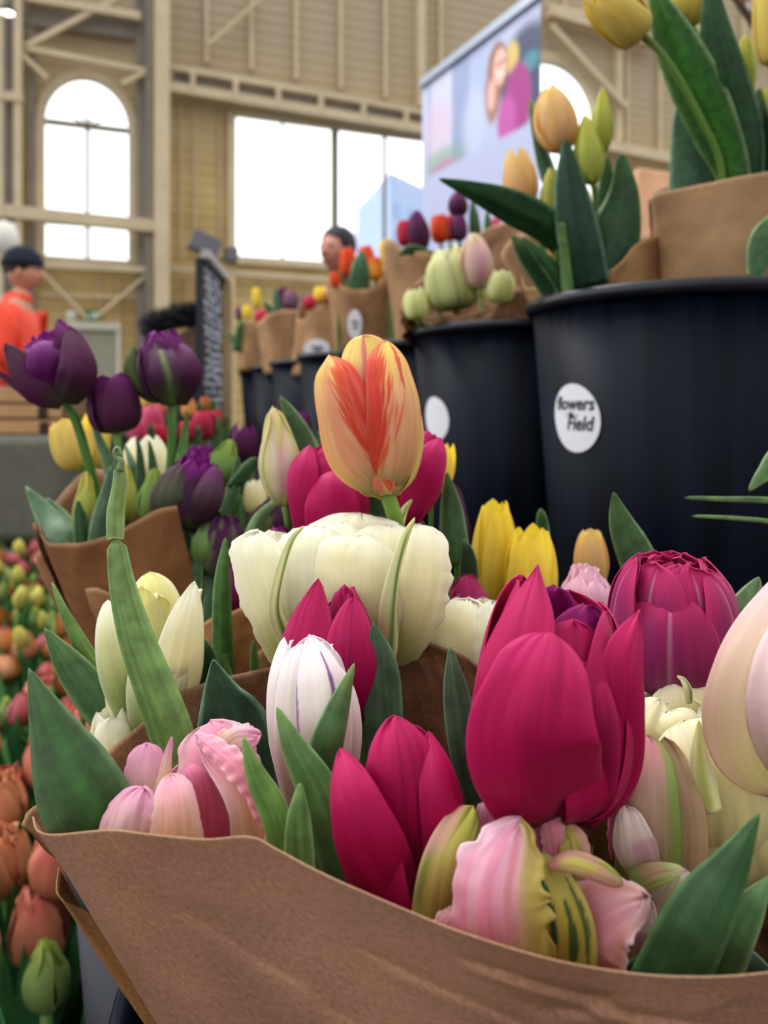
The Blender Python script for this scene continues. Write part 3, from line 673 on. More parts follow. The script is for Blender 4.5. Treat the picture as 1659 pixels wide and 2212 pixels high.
def person(px, d, hgt, yaw, label, skin, jacket, trousers, hair, hat=None, arm_up=True):
    """faces local +X before yaw"""
    base = P(px, 0, d); base[2] = 0
    root = thing('person', base, label, 'person'); k = hgt/1.75
    q = math.radians(yaw)
    root.rotation_euler = (0, 0, q)
    def S(x, y, z): return (x*k, y*k, z*k)
    ms = plain('skin_'+skin.strip('#'), skin, .55, noise=.04, scale=20)
    hx = .03
    J = [(S(0, 0, .95), (.12*k, .15*k)), (S(0, 0, 1.15), (.11*k, .14*k)), (S(0, 0, 1.38), (.11*k, .17*k)), (S(.01, 0, 1.50), .055*k), (S(.02, 0, 1.58), .058*k)]
    E = [(0, 1), (1, 2), (2, 3), (3, 4)]
    for s in (-1, 1):
        n_ = len(J); J += [(S(0, s*.18, 1.40), .06*k), (S(-.02 if not(arm_up) else .02, s*.24, 1.13), .045*k)]
        J += [(S(.22, s*.18, 1.26 if arm_up else 1.05), .033*k), (S(.28, s*.15, 1.32 if arm_up else 1.04), .03*k)]
        E += [(2, n_), (n_, n_+1), (n_+1, n_+2), (n_+2, n_+3)]
        for f in range(4):
            m = len(J); yy = s*(.15-.03+.018*f); J += [(S(.33, yy, (1.36 if arm_up else 1.03)), .009*k), (S(.37-.004*abs(f-1), yy, (1.37 if arm_up else 1.00)), .008*k)]; E += [(n_+3, m), (m, m+1)]
        m = len(J); J += [(S(.30, s*.15-s*.05, 1.36 if arm_up else 1.06), .010*k)]; E += [(n_+3, m)]
        m = len(J); J += [(S(0, s*.09, .88), .085*k), (S(.01, s*.10, .50), .06*k), (S(-.01, s*.10, .10), .045*k), (S(.12, s*.11, .04), .035*k)]; E += [(0, m), (m, m+1), (m+1, m+2), (m+2, m+3)]
    skinmesh('body', J, E, ms, root)
    # head: skull + jaw + nose + ears in one mesh
    m_ = MB(); V, f = ellip(.035*k, 0, 1.665*k, .098*k, .078*k, .118*k)
    V = [(x+(.018*k if z < 1.64*k and x > 0 else 0)*0-(max(0, 1.62*k-z)*.25 if x < 0.03*k else 0)*-1, y*(1-.55*max(0, (1.66*k-z)/(.118*k))**1.5*.6), z) for x, y, z in V]
    m_.add(V, f)
    V, f = ellip(.138*k, 0, 1.645*k, .020*k, .014*k, .022*k, 10, 8); m_.add(V, f)
    V, f = ellip(.126*k, 0, 1.67*k, .014*k, .010*k, .035*k, 10, 8); m_.add(V, f)
    for s in (-1, 1): V, f = ellip(.025*k, s*.080*k, 1.66*k, .018*k, .010*k, .032*k, 10, 8); m_.add(V, f)
    hd = mesh('head', m_.v, m_.f, ms, root, local=True)
    m_ = MB()
    for s in (-1, 1): V, f = ellip(.122*k, s*.032*k, 1.678*k, .008*k, .013*k, .008*k, 10, 8); m_.add(V, f)
    mesh('eyes', m_.v, m_.f, plain('eye_dark', '#2a211e', .3), root, local=True)
    V, f = ellip(.122*k, 0, 1.605*k, .010*k, .024*k, .007*k, 12, 8); mesh('mouth', V, f, plain('lip', '#9c4f48', .5), root, local=True)
    mh = plain('hair_'+hair.strip('#'), hair, .7, noise=.2, scale=60)
    V, f = ellip(.012*k, 0, 1.70*k, .108*k, .089*k, .105*k, 28, 14, -.35, 1)
    V = [(min(x, .085*k) if z < 1.72*k else x, y, z) for x, y, z in V]; mesh('hair', V, f, mh, root, local=True)
    if hat:
        V, f = ellip(.022*k, 0, 1.715*k, .118*k, .098*k, .115*k, 36, 20, -.12, 1); mesh('beanie', V, f, plain('knit_hat', hat, .9, noise=.15, scale=120), root, local=True)
        V, f = lathe([(.112*k, 0), (.124*k, .01), (.126*k, .03), (.120*k, .045)], 36); V = V*np.array([1, .85, 1])+[.022*k, 0, 1.695*k]; mesh('beanie_cuff', V, f, plain('knit_cuff', hat, .9), root, local=True)
    J = [(S(0, 0, .88), (.16*k, .19*k)), (S(0, 0, 1.1), (.155*k, .19*k)), (S(0, 0, 1.34), (.15*k, .21*k)), (S(-.005, 0, 1.46), (.09*k, .10*k)), (S(.0, 0, 1.555), (.085*k, .09*k))]
    E = [(0, 1), (1, 2), (2, 3), (3, 4)]
    for s in (-1, 1):
        n_ = len(J); J += [(S(0, s*.20, 1.38), .105*k), (S(-.02 if not arm_up else .02, s*.26, 1.12), .068*k), (S(.19, s*.19, 1.23 if arm_up else 1.05), .052*k)]; E += [(2, n_), (n_, n_+1), (n_+1, n_+2)]
    skinmesh('jacket', J, E, plain('jacket_'+jacket.strip('#'), jacket, .5, noise=.1, scale=14, bump=.6), root)
    J = [(S(0, 0, .93), (.14*k, .165*k)), (S(0, 0, .86), (.13*k, .15*k))]; E = [(0, 1)]
    for s in (-1, 1): n_ = len(J); J += [(S(0, s*.09, .78), .10*k), (S(.01, s*.10, .5), .075*k), (S(-.01, s*.10, .12), .065*k)]; E += [(1, n_), (n_, n_+1), (n_+1, n_+2)]
    skinmesh('trousers', J, E, plain('trouser_cloth', trousers, .8), root)
    for s in (-1, 1): V, f = ellip(.06*k, s*.105*k, .045*k, .15*k, .055*k, .05*k, 20, 10); mesh('shoe', V, f, plain('shoe_leather', '#1d1c1c', .5), root, local=True)
    return root
person(40, 4.7, 1.76, 8, 'person in orange puffer jacket and black beanie at the left edge', '#c08a72', '#e2452a', '#23262e', '#3a2c24', '#1d2430', False)
person(735, 4.2, 1.79, 235, 'dark-haired person half hidden behind the orange tulips', '#b98370', '#4a3f52', '#23262e', '#2c2430', None, False)

# ================================================================ TABLE, BOXES, BOARD, DARK BUSH
tx1 = P(150, 945, 2.5)
tb0 = thing('trestle_table', (tx1[0]-.8, 2.9, 0), 'table under a grey-green cloth at the left edge', 'table')
m_ = MB(); m_.box((tx1[0]-1.6, 2.5, tx1[2]-.02), (1.6, 0, 0), (0, .8, 0), (0, 0, .02)); m_.build('tabletop', plain('table_board', '#6f6252', .6), tb0)
for ix in (0.06, 1.5):
    for iy in (.06, .7): m_ = MB(); m_.box((tx1[0]-1.6+ix, 2.5+iy, 0), (.04, 0, 0), (0, .04, 0), (0, 0, tx1[2]-.02)); m_.build('leg', MCd, tb0)
nu, nv = 60, 12; s = np.linspace(0, 1, nu); pts = crom(np.array([[tx1[0]-1.62, 2.48], [tx1[0]-.8, 2.48], [tx1[0]+.01, 2.48], [tx1[0]+.02, 2.9], [tx1[0]+.02, 3.31]]), s)
vz = np.linspace(0, 1, nv); zb = P(0, 1168, 2.48)[2]
V = np.zeros((nv, nu, 3)); V[..., 0] = pts[:, 0]+.012*np.sin(s*60)*vz[:, None]; V[..., 1] = pts[:, 1]-.012*np.sin(s*55)*vz[:, None]; V[..., 2] = (tx1[2]+.004)*(1-vz[:, None])+zb*vz[:, None]
cl = mesh('tablecloth', V, gridfaces(nu, nv), plain('grey_green_cloth', '#6f6e62', .9, noise=.08, scale=30), None, solid=.002); tag(cl, 'grey-green cloth hanging from the table at the left edge', 'tablecloth')
m_ = MB(); m_.box((tx1[0]-1.61, 2.49, tx1[2]+.002), (1.63, 0, 0), (0, .82, 0), (0, 0, .004)); m_.build('cloth_top', plain('grey_green_cloth_top', '#7b7a6c', .9), cl)
mcb = plain('corrugated_card', '#b58f68', .8, noise=.1, scale=20); mck = plain('card_dark', '#3b2a20', .8)
for i in range(3):
    z0 = tx1[2]+.008+i*.052; xr = P(141-3*i, 900, 2.55)[0]
    o = thing('cardboard_tray', (xr-.3, 2.8, z0), ['lowest', 'middle', 'topmost'][i]+' cardboard tray of the stack on the table at left', 'box')
    m_ = MB(); W_, D_ = .62, .42
    for q in ((0, 0, W_, .006, .048), (0, D_, W_, .006, .048), (0, 0, .006, D_, .048), (W_-.006, 0, .006, D_, .048), (0, 0, W_, D_, .005)):
        m_.box((xr-W_+q[0], 2.55+q[1], z0), (q[2], 0, 0), (0, q[3], 0), (0, 0, q[4]))
    m_.build('tray_wall', mcb, o, bevel=.001)
    m_ = MB(); m_.box((xr-.085, 2.547, z0+.004), (.03, 0, 0), (0, .003, 0), (0, 0, .036)); m_.build('hand_slot', mck, o)
for i, (x_, c_) in enumerate(((15, '#c9453a'), (60, '#d0503c'))):
    pass
# chalkboard
cb = thing('chalkboard_sign', P(465, 900, 3.2)*[1, 1, 0], 'narrow black chalkboard sign with white writing in a pale wooden frame', 'sign')
pA = P(434, 575, 2.75); pB = P(478, 575, 3.3); zc = P(440, 572, 2.9)[2]
dA = pB[:2]-pA[:2]; m_ = MB(); m_.box((*pA[:2], .12), (*dA, 0), (-.02, 0, 0), (0, 0, zc-.12)); m_.build('board', plain('slate_board', '#20242e', .6, noise=.1), cb)
m_ = MB(); rr = random.Random(3)
nrm = np.array([dA[1], -dA[0]])/np.linalg.norm(dA)
for i in range(34):
    zz = zc-.03-i*.030
    k0 = .10+.1*rr.random(); 
    while k0 < .86:
        w_ = .03+.09*rr.random(); a = pA[:2]+dA*k0+nrm*.004; m_.bar((*a, zz), (*(a+dA*w_), zz+rr.uniform(-.012, .012)), .004, .011+.008*rr.random()); k0 += w_+.03+.08*rr.random()*(2 if i > 14 else 1)
m_.build('chalk_writing', plain('chalk_white', '#d8dbe4', .9), cb)
m_ = MB(); m_.box((*(pA[:2]), zc), (*dA, 0), (.03, .01, 0), (0, 0, .03)); m_.build('top_edge', plain('board_top', '#b7b4ae', .5), cb)
m_ = MB(); pC = pB[:2]; m_.box((*pC, 0), (.05, -.01, 0), (0, .05, 0), (0, 0, zc+.02)); m_.build('post', plain('pale_pine', '#e6c898', .6, noise=.1, scale=8, stretch=(10, 10, 1)), cb)
m_ = MB(); m_.box((pA[0]-.01, pA[1]-.02, 0), (.035, 0, 0), (0, .035, 0), (0, 0, .14)); m_.build('foot', plain('pale_pine_foot', '#b99a6c', .6), cb)
# dark bushy dried stems in a brown carton on a stand
db = thing('dried_bush', P(375, 740, 3.4), 'dark bushy dried foliage over a slanting brown carton left of the chalkboard', 'plant')
r2 = np.random.RandomState(5); V = []; f_ = []
for i in range(3200):
    px = r2.uniform(318, 432); t_ = (px-318)/114; top = 694-26*math.sin(min(1, t_*1.15)*math.pi*.5)
    p = P(px, r2.uniform(top, top+38), 3.4+r2.uniform(-.12, .12)); dd = r2.normal(0, 1, 3); dd[2] = abs(dd[2])*.7; dd /= np.linalg.norm(dd); l = .06; s_ = np.cross(dd, r2.normal(0, 1, 3)); s_ = s_/np.linalg.norm(s_)*.004
    n_ = len(V); V += [p-s_, p+s_, p+dd*l]; f_.append((n_, n_+1, n_+2))
mesh('foliage', V, f_, plain('dark_dried_foliage', '#2b2a33', .8, noise=.3, scale=20), db, smooth=False)
m_ = MB(); a = P(350, 745, 3.35); b = P(445, 690, 3.45)
m_.add([P(352, 740, 3.3), P(445, 690, 3.3), P(445, 790, 3.3), P(352, 800, 3.3), P(352, 740, 3.55), P(445, 690, 3.55), P(445, 790, 3.55), P(352, 800, 3.55)], [(0, 1, 2, 3), (7, 6, 5, 4), (0, 4, 5, 1), (1, 5, 6, 2), (2, 6, 7, 3), (3, 7, 4, 0)]); m_.build('carton', plain('brown_carton', '#6f5848', .8, noise=.1), db)
m_ = MB(); m_.box((P(352, 0, 3.3)[0], 3.3, 0), (.19, 0, 0), (0, .25, 0), (0, 0, P(0, 795, 3.3)[2])); m_.build('stand', plain('dark_stand', '#2a2724', .7), db)
pb = P(1440, 360, 3.0); m_ = MB(); m_.box(P(1378, 400, 3.0)*[1, 1, 0]+[0, 0, .9], (P(1500, 0, 3.0)[0]-P(1378, 0, 3.0)[0], .1, 0), (0, .3, 0), (0, 0, pb[2]-.9))
o = m_.build('room_divider', plain('peach_panel', '#f0bc94', .7, noise=.15, scale=8), bevel=.01); tag(o, 'blurred peach display panel behind the yellow tulip bouquets at right', 'divider')
m_ = MB(); m_.box(P(1378, 400, 3.0)*[1, 1, 0]+[.03, .1, 0], (.05, 0, 0), (0, .05, 0), (0, 0, .92)); m_.build('stand', MCd, o)

# ================================================================ BLACK BUCKETS (upper tier)
def bucketmat():
    m, nt, out = newmat('black_bucket_plastic')
    b = N(nt, 'ShaderNodeBsdfPrincipled'); b.inputs['Roughness'].default_value = .34; b.inputs['Specular IOR Level'].default_value = .14
    tc = N(nt, 'ShaderNodeTexCoord'); mp = N(nt, 'ShaderNodeMapping'); mp.inputs['Scale'].default_value = (60, 60, 2); L(nt, tc.outputs['Object'], mp.inputs[0])
    n = N(nt, 'ShaderNodeTexNoise'); n.inputs['Scale'].default_value = 1; n.inputs['Detail'].default_value = 4; L(nt, mp.outputs[0], n.inputs['Vector'])
    cr = N(nt, 'ShaderNodeValToRGB'); cr.color_ramp.elements[0].color = (*H('#080e18'), 1); cr.color_ramp.elements[1].color = (*H('#101a2b'), 1)
    cr.color_ramp.elements[0].position = .35; cr.color_ramp.elements[1].position = .75
    L(nt, n.outputs[0], cr.inputs[0]); L(nt, cr.outputs[0], b.inputs['Base Color'])
    r = N(nt, 'ShaderNodeMapRange'); r.inputs[3].default_value = .36; r.inputs[4].default_value = .55; L(nt, n.outputs[0], r.inputs[0]); L(nt, r.outputs[0], b.inputs['Roughness'])
    L(nt, b.outputs[0], out.inputs[0]); return m
MBK = bucketmat()
MRIM = plain('bucket_rim_plastic', '#101722', .25, spec=.5)
MST = plain('white_sticker_paper', '#dfe0e6', .5)
MINK = plain('sticker_ink', '#2d2b35', .6)
BK = [(.316, .786), (.204, 1.115), (.092, 1.444), (-.035, 1.773), (-.148, 2.10), (-.256, 2.43), (-.356, 2.76)]
BR, BH, BZ = .167, .36, CAMZ+.100
def bucket(x, y, R_, Hh, zt_, label, group=None):
    o = thing('flower_bucket', (x, y, zt_-Hh), label, 'bucket', group)
    rb = R_*.80
    V, f = lathe([(0, .004), (rb-.004, 0), (rb, .004), (R_*.958, Hh-.012), (R_*.958-.003, Hh-.012), (rb-.005, .008), (0, .008)], 64, (x, y, zt_-Hh)); mesh('body', V, f, MBK, o)
    V, f = lathe([(R_*.957, Hh-.013), (R_*.985, Hh-.013), (R_*.998, Hh-.011), (R_*1.005, Hh-.006), (R_*1.0, Hh-.001), (R_*.985, Hh), (R_*.965, Hh-.003), (R_*.955, Hh-.013)], 64, (x, y, zt_-Hh)); mesh('rim', V, f, MRIM, o)
    return o
blab = ['nearest and largest black flower bucket, at the right', 'second black flower bucket, behind and left of the nearest one', 'third black bucket in the row, mostly behind the red and yellow tulip',
        'fourth black bucket in the receding row', 'fifth black bucket in the receding row', 'sixth black bucket in the receding row', 'farthest black bucket at the left end of the row']
BO = [bucket(x, y, BR, BH, BZ, blab[i]) for i, (x, y) in enumerate(BK)]
# stickers wrapped on the bucket wall
def on_wall(o, x, y, ang, zc_, gx, gz, off=.0006):
    """flat sticker coordinates (gx, gz) in metres to the tapered bucket wall"""
    f = (zc_+gz-(BZ-BH))/(BH-.012); rr = BR*(.80+(.958-.80)*f)+off
    a = ang+gx/rr
    return np.stack([x+rr*np.sin(a), y-rr*np.cos(a), zc_+gz+0*gx], -1)
def disc(o, x, y, ang, zc_, r, off, mat, name, r0=0.0, local=False):
    rr = np.linspace(r0, r, 8); aa = np.linspace(0, 2*np.pi, 49)[:-1]; A, R2 = np.meshgrid(aa, rr)
    V = on_wall(o, x, y, ang, zc_, R2*np.cos(A), R2*np.sin(A), off); return mesh(name, V, gridfaces(48, 8, True), mat, o)
def textwall(o, s, x, y, ang, zc_, gx, gz, size, off, shear=.25):
    cu = bpy.data.curves.new('t', 'FONT'); cu.body = s; cu.size = size; cu.shear = shear; cu.align_x = 'CENTER'; cu.offset = .0004
    t = bpy.data.objects.new('t', cu); COL.objects.link(t); bpy.context.view_layer.update()
    me = bpy.data.meshes.new_from_object(t.evaluated_get(bpy.context.evaluated_depsgraph_get())); bpy.data.objects.remove(t)
    v = np.array([w.co for w in me.vertices]); f = [tuple(p.vertices) for p in me.polygons]
    V = on_wall(o, x, y, ang, zc_, v[:, 0]+gx, v[:, 1]+gz, off); return V, f
def sticker(o, x, y, ang, zc_, r, text=True):
    s_ = disc(o, x, y, ang, zc_, r, .0007, MST, 'sticker')
    if text:
        m_ = MB()
        for (s, gx, gz, size) in (('flowers', .000, .008, .0175), ('Field', .006, -.011, .0185), ('-  the  -', -.004, .0015, .006)):
            V, f = textwall(o, s, x, y, ang, zc_, gx, gz, size, .0011); m_.add(V, f)
        V, f = textwall(o, 'fresh cut', x, y, ang, zc_, 0, -.023, .0055, .0011, 0) if False else (None, None)
        e = mesh('lettering', m_.v, m_.f, MINK, s_, smooth=False)
    return s_
sticker(BO[0], *BK[0], math.radians(-46-18), CAMZ-(907-HZ)/F*.66, .0325)
sticker(BO[1], *BK[1], math.radians(-62), CAMZ-(905-HZ)/F*1.03, .030, False)
# shelf under the row
sh = thing('display_shelf', (0, 1.7, 0), 'dark shelf carrying the receding row of black buckets', 'shelf')
m_ = MB(); m_.add([(x_, y_, z_) for z_ in (BZ-BH-.03, BZ-BH) for x_, y_ in ((.08, .55), (.75, .6), (-.1, 3.1), (-.62, 3.0))], [(0, 1, 2, 3), (7, 6, 5, 4), (0, 4, 5, 1), (1, 5, 6, 2), (2, 6, 7, 3), (3, 7, 4, 0)])
mdk = plain('black_shelf_cloth', '#0b0d12', .9); m_.build('board', mdk, sh)
for x_, y_, z_ in ((.15, .66, .24), (.6, .7, 0), (-.2, 2.95, 0), (-.52, 2.9, 0)): m_ = MB(); m_.box((x_, y_, z_), (.04, 0, 0), (0, .04, 0), (0, 0, BZ-BH-.03-z_)); m_.build('leg', mdk, sh)
m_ = MB(); m_.add([(.09, .57, .24), (-.6, 2.98, .24), (-.6, 2.98, BZ-BH-.03), (.09, .57, BZ-BH-.03)], [(0, 1, 2, 3)]); m_.add([(.09, .57, .24), (.74, .62, .24), (.74, .62, BZ-BH-.03), (.09, .57, BZ-BH-.03)], [(0, 1, 2, 3)]); m_.build('skirt', mdk, sh)
# ================================================================ COLOURS
MAG = hexes(base='#8c1047', body='#b31654', tip='#bf2465', edge='#cc3374', ke=6, ea=.6, kb=.15)
MAGIN = hexes(base='#86104a', body='#9a1560', tip='#961f70', edge='#b43a84', ke=5, ea=.6)
PINKM = hexes(base='#b04a7a', body='#bf2368', tip='#c32a6c', edge='#d64a88', ke=5, ea=.6, mid='#a81a58', mw=.03, ma=.7)
PUR = hexes(base='#a7749a', body='#a43c78', tip='#bb2f6a', edge='#c84079', ke=3, ea=.75, kb=.45, mid='#c98fae', mw=.035, ma=.8, m1=.85)
CREAM = hexes(base='#dfe0a2', body='#fbf5d0', tip='#fefbea', edge='#fdfcf2', ke=4, ea=.5, kb=.25)
CREAM2 = hexes(base='#d6da96', body='#faf3c2', tip='#fdf8de', edge='#fbfae8', ke=4, ea=.5, kb=.3)
YEL = hexes(base='#e2d662', body='#f6e067', tip='#f8e04e', edge='#f6e688', ke=4, ea=.4)
DPUR = hexes(base='#544c42', body='#5c2c4e', tip='#762a70', edge='#6a2c5c', ke=3, ea=.5, kb=.35)
DPURIN = hexes(base='#4a1840', body='#6c2068', tip='#8f2c8a', edge='#823080', ke=3, ea=.5)
DPURG = hexes(base='#6b7a4e', body='#5c3a55', tip='#5e2a58', edge='#5a2453', ke=2, ea=.8, kb=.4, mid='#73824f', mw=.28, ma=.8, m1=.9, rag=.5)
GBUD = hexes(base='#6f9558', body='#86a75c', tip='#a5b456', edge='#9db46e', ke=3, ea=.5)
YBUD = hexes(base='#8faa4e', body='#bcc462', tip='#d6cf66', edge='#e2da84', ke=3, ea=.6)
PEACH = hexes(base='#deb690', body='#ebc898', tip='#efd488', edge='#edc878', ke=2, ea=.7, kb=.4)
WPINK = hexes(base='#c4cf8e', body='#f0dfd2', tip='#efd7b6', edge='#d3da88', ke=2.2, ea=.95, kb=.3, mid='#f0c2cc', mw=.3, ma=.8)
SALM = hexes(base='#b48a52', body='#de9076', tip='#d0706a', edge='#e6b090', ke=3, ea=.5, kb=.45)
ORG = hexes(base='#8c8a48', body='#c2824a', tip='#bc6440', edge='#c9985c', ke=2, ea=.6, kb=.4)
ORED = hexes(base='#d96a30', body='#e2572e', tip='#dd4a30', edge='#f09a50', ke=3, ea=.6)
RED = hexes(base='#b03a3e', body='#cb3350', tip='#d0405e', edge='#dc6a78', ke=3, ea=.5)
ROSE = hexes(base='#b85a6a', body='#cc4c72', tip='#d8688e', edge='#e39ab0', ke=3, ea=.5)
PINKD = hexes(base='#efdba8', body='#f0b0b8', tip='#f0a8c4', edge='#f7d3da', ke=2.5, ea=.85, kb=.5)
PINKIN = hexes(base='#dd6f92', body='#e07c9c', tip='#ec9cba', edge='#f6cbd6', ke=4, ea=.6, kb=.3)

# ================================================================ FRONT BOUQUET
wrapA = thing('paper_wrap', P(700, 2300, .26)-np.array([0, 0, .08]), 'large brown kraft paper wrap across the bottom of the picture', 'paper wrap')
frim = [(70, 1764, .262), (84, 1790, .250), (125, 1799, .240), (230, 1795, .230), (330, 1809, .222), (440, 1815, .216), (540, 1807, .212), (600, 1832, .209), (700, 1884, .205), (820, 1943, .201), (930, 1994, .198), (1050, 2040, .195), (1200, 2078, .192), (1350, 2098, .190), (1500, 2104, .190), (1659, 2101, .192), (1850, 2085, .20), (2050, 2040, .23)]
nf = len(frim)
fbot = [(350+(i/(nf-1))*1350+ (172 if i == 0 else 172), 2500, .262-.05*math.sin(math.pi*(.08+.9*i/(nf-1)))) for i in range(nf)]
sheet('front_sheet', wrapA, frim, fbot, col='#a47d66', nu=300, nv=170, crk=.0003, lam=.035, wave=.0008, seed=3.3, creases=[(.60, .16, .80, .22, .0012, .010), (.66, .34, .74, .12, .0010, .008), (.84, .12, .80, .42, .0010, .010), (.45, .30, .62, .42, .0006, .012), (.20, .25, .34, .60, .0006, .014)])
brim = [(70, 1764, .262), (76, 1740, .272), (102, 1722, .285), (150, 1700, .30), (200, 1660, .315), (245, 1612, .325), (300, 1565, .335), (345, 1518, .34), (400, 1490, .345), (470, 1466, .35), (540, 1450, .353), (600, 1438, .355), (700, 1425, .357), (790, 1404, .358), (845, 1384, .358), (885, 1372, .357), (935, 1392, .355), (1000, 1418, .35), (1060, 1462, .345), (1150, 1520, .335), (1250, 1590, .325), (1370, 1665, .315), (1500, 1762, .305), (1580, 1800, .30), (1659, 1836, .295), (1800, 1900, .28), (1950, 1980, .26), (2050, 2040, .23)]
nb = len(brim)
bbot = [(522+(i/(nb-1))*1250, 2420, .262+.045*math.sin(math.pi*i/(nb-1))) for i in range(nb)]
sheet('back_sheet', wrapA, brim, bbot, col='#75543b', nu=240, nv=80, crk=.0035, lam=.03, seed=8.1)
sheet('under_layer', wrapA, [(124, 1876, .285), (121, 1912, .278), (128, 1938, .27), (170, 1960, .272), (240, 2000, .275)], [(500, 2500, .30), (500, 2500, .295), (505, 2500, .285), (560, 2500, .28), (640, 2500, .28)], col='#9a7048', nu=40, nv=60, crk=.0005, lam=.03)

# ---- big magenta tulip, front right
tulip('large open magenta tulip, biggest bloom of the front bouquet', (1192, 1752), (1214, 1262), .245, 186, MAG, dz=.012, stem=[(1180, 1850, .25), (1160, 2150, .26)], srad=17, solid=.0005, n=(35, 45), petals=[
    dict(phi=165, k=.80, h=.97, w=1.1, sp=MAG, prof=TALL),
    dict(phi=-120, k=.95, h=1.02, w=.95, sp=MAG, prof=CUP),
    dict(phi=120, k=.9, h=.93, w=.95, sp=MAG, prof=CUP),
    dict(phi=-165, k=.5, h=.98, w=.55, sp=MAGIN, prof=TALL, ruf=.06, pt=.1),
    dict(phi=-50, k=.52, h=.97, w=.60, sp=MAGIN, prof=CUP, ruf=.05, pt=.1, edgein=-.1),
    dict(phi=55, k=.60, h=.92, w=.85, sp=MAGIN, prof=CUP, pt=.15, ruf=.03),
    dict(phi=20, k=.72, h=.86, w=.8, sp=dict(MAG, body=H('#b01a66')), prof=CUP, pt=.3),
    dict(phi=-75, k=.86, h=1.0, w=.9, sp=MAG, prof=CUP, pt=.4),
    dict(phi=75, k=.86, h=.9, w=.9, sp=MAG, prof=CUP, pt=.4),
])
# ---- second magenta tulip, front centre
tulip('magenta tulip with three narrow spreading petals, front centre behind the paper edge', (900, 1990), (872, 1560), .252, 138, MAG, dz=.0, stem=[(905, 2100, .255), (900, 2250, .26)], srad=15, solid=.0005, n=(31, 41), petals=[
    dict(phi=180, k=.75, h=.98, w=1.1, prof=EGG),
    dict(phi=-20, k=.72, h=1.0, w=.95, prof=EGG, pt=.3, mid=1) if False else dict(phi=-4, k=.60, h=1.0, w=.95, prof=EGG, pt=.2, crease=.06),
    dict(phi=40, k=.55, h=.985, w=.7, prof=EGG, pt=.3), dict(phi=-50, k=.58, h=.97, w=.7, prof=EGG, pt=.3),
    dict(phi=-48, k=.97, h=.86, w=.95, prof=TALL, pt=.35, lean=9, skew=-4, crease=.0),
])
# ---- pink double, left front
tulip('pale pink frilled double tulip at the left of the front bouquet', (430, 1985), (420, 1640), .268, 150, PINKD, dz=.0, stem=[(435, 2080, .24), (450, 2200, .25)], srad=13, solid=.0005, n=(33, 43), mat='pale', petals=[dict(phi=180, k=.9, h=.9, w=.9)], leaves=[dict(pts=[(62, 1443, .262), (105, 1560, .256), (160, 1690, .25), (225, 1810, .25), (290, 1960, .255)], hw=[2, 44, 86, 88, 60], fold=.16, col='#44683f', tipc='#557f4b', streak='#3c7a30', edge='#7f9c70', tw=-14)])
# ---- white tulip with purple line
WST = hexes(base='#f0e2d2', body='#f8f0ee', tip='#f8edf4', edge='#f0e0ee', ke=4, ea=.4, mid='#8e3f96', mw=.035, ma=.75, m0=.15, m1=.8, mtaper=.3)
WPL = hexes(base='#f2e6d2', body='#faf3ec', tip='#faf0f2', edge='#f3deea', ke=3, ea=.6)
tulip('white tulip with thin purple streaks beside the magenta one', (672, 1722), (678, 1372), .292, 96, WPL, dz=.0, style='cup', stem=[(675, 1850, .295), (680, 2200, .30)], srad=12, solid=.0005, n=(29, 37), mat='pale', petals=[
    dict(phi=180, k=.9, h=.96, prof=TALL, w=1.0), dict(phi=110, k=.85, h=.93, prof=TALL, w=.9), dict(phi=-115, k=.85, h=.90, prof=TALL, w=.9),
    dict(phi=-20, k=.82, h=.93, w=.75, prof=TALL, pt=.3, sp=WPL), dict(phi=60, k=.9, h=.93, w=.8, prof=TALL, pt=.5, sp=WPL),
    dict(phi=-75, k=1.0, h=.98, w=.62, prof=TALL, pt=.45, sp=WPL), dict(phi=24, k=1.0, h=1.0, w=.66, prof=TALL, pt=.7, tip=.4, sp=WST)],
    leaves=[dict(pts=[(765, 1433, .264), (728, 1540, .259), (706, 1620, .258), (700, 1740, .262)], hw=[2, 27, 36, 32], fold=.35, col='#5b8a52', tipc='#8bb36a', tw=10),
            dict(pts=[(598, 1527, .254), (632, 1610, .25), (680, 1700, .247), (720, 1810, .245), (765, 1930, .245)], hw=[3, 26, 44, 52, 50], fold=.3, col='#5b8d4c', tipc='#8ab660', tw=-10),
            dict(pts=[(460, 1424, .33), (478, 1500, .325), (508, 1590, .32), (545, 1760, .315)], hw=[2, 42, 82, 70], fold=-.35, col='#234d30', tipc='#2f5a38', edge='#86a88a', tw=-5)])
# ---- magenta-pink tulip in the middle
tulip('pink-magenta tulip standing in front of the big cream double bloom', (738, 1610), (742, 1262), .335, 92, PINKM, dz=.0, stem=[(745, 1760, .335), (750, 2200, .32)], srad=11, solid=.0005, n=(31, 41), petals=[
    dict(phi=170, k=.9, h=.93, prof=EGG, w=1), dict(phi=100, k=.92, h=.98, prof=EGG, w=.9), dict(phi=60, k=.80, h=.97, prof=EGG, w=.8, pt=.5), dict(phi=-40, k=.55, h=.97, prof=EGG, w=.7, pt=.2), dict(phi=20, k=.5, h=1.0, prof=EGG, w=.6, pt=.3, ruf=.05),
    dict(phi=-62, k=1.12, h=1.0, prof=TALL, w=.86, pt=.65, tip=.4), dict(phi=24, k=1.0, h=.86, prof=EGG, w=.82, pt=.35, tip=.4)],
    leaves=[dict(pts=[(806, 1345, .31), (822, 1430, .308), (828, 1530, .305), (832, 1680, .30)], hw=[3, 34, 42, 34], fold=.3, col='#4b7257', tipc='#5d8a66', edge='#7da07c'),
            dict(pts=[(765, 1402, .315), (782, 1470, .312), (790, 1560, .31), (795, 1680, .31)], hw=[2, 9, 14, 14], fold=.4, col='#7ba35c', tipc='#9cc077')])
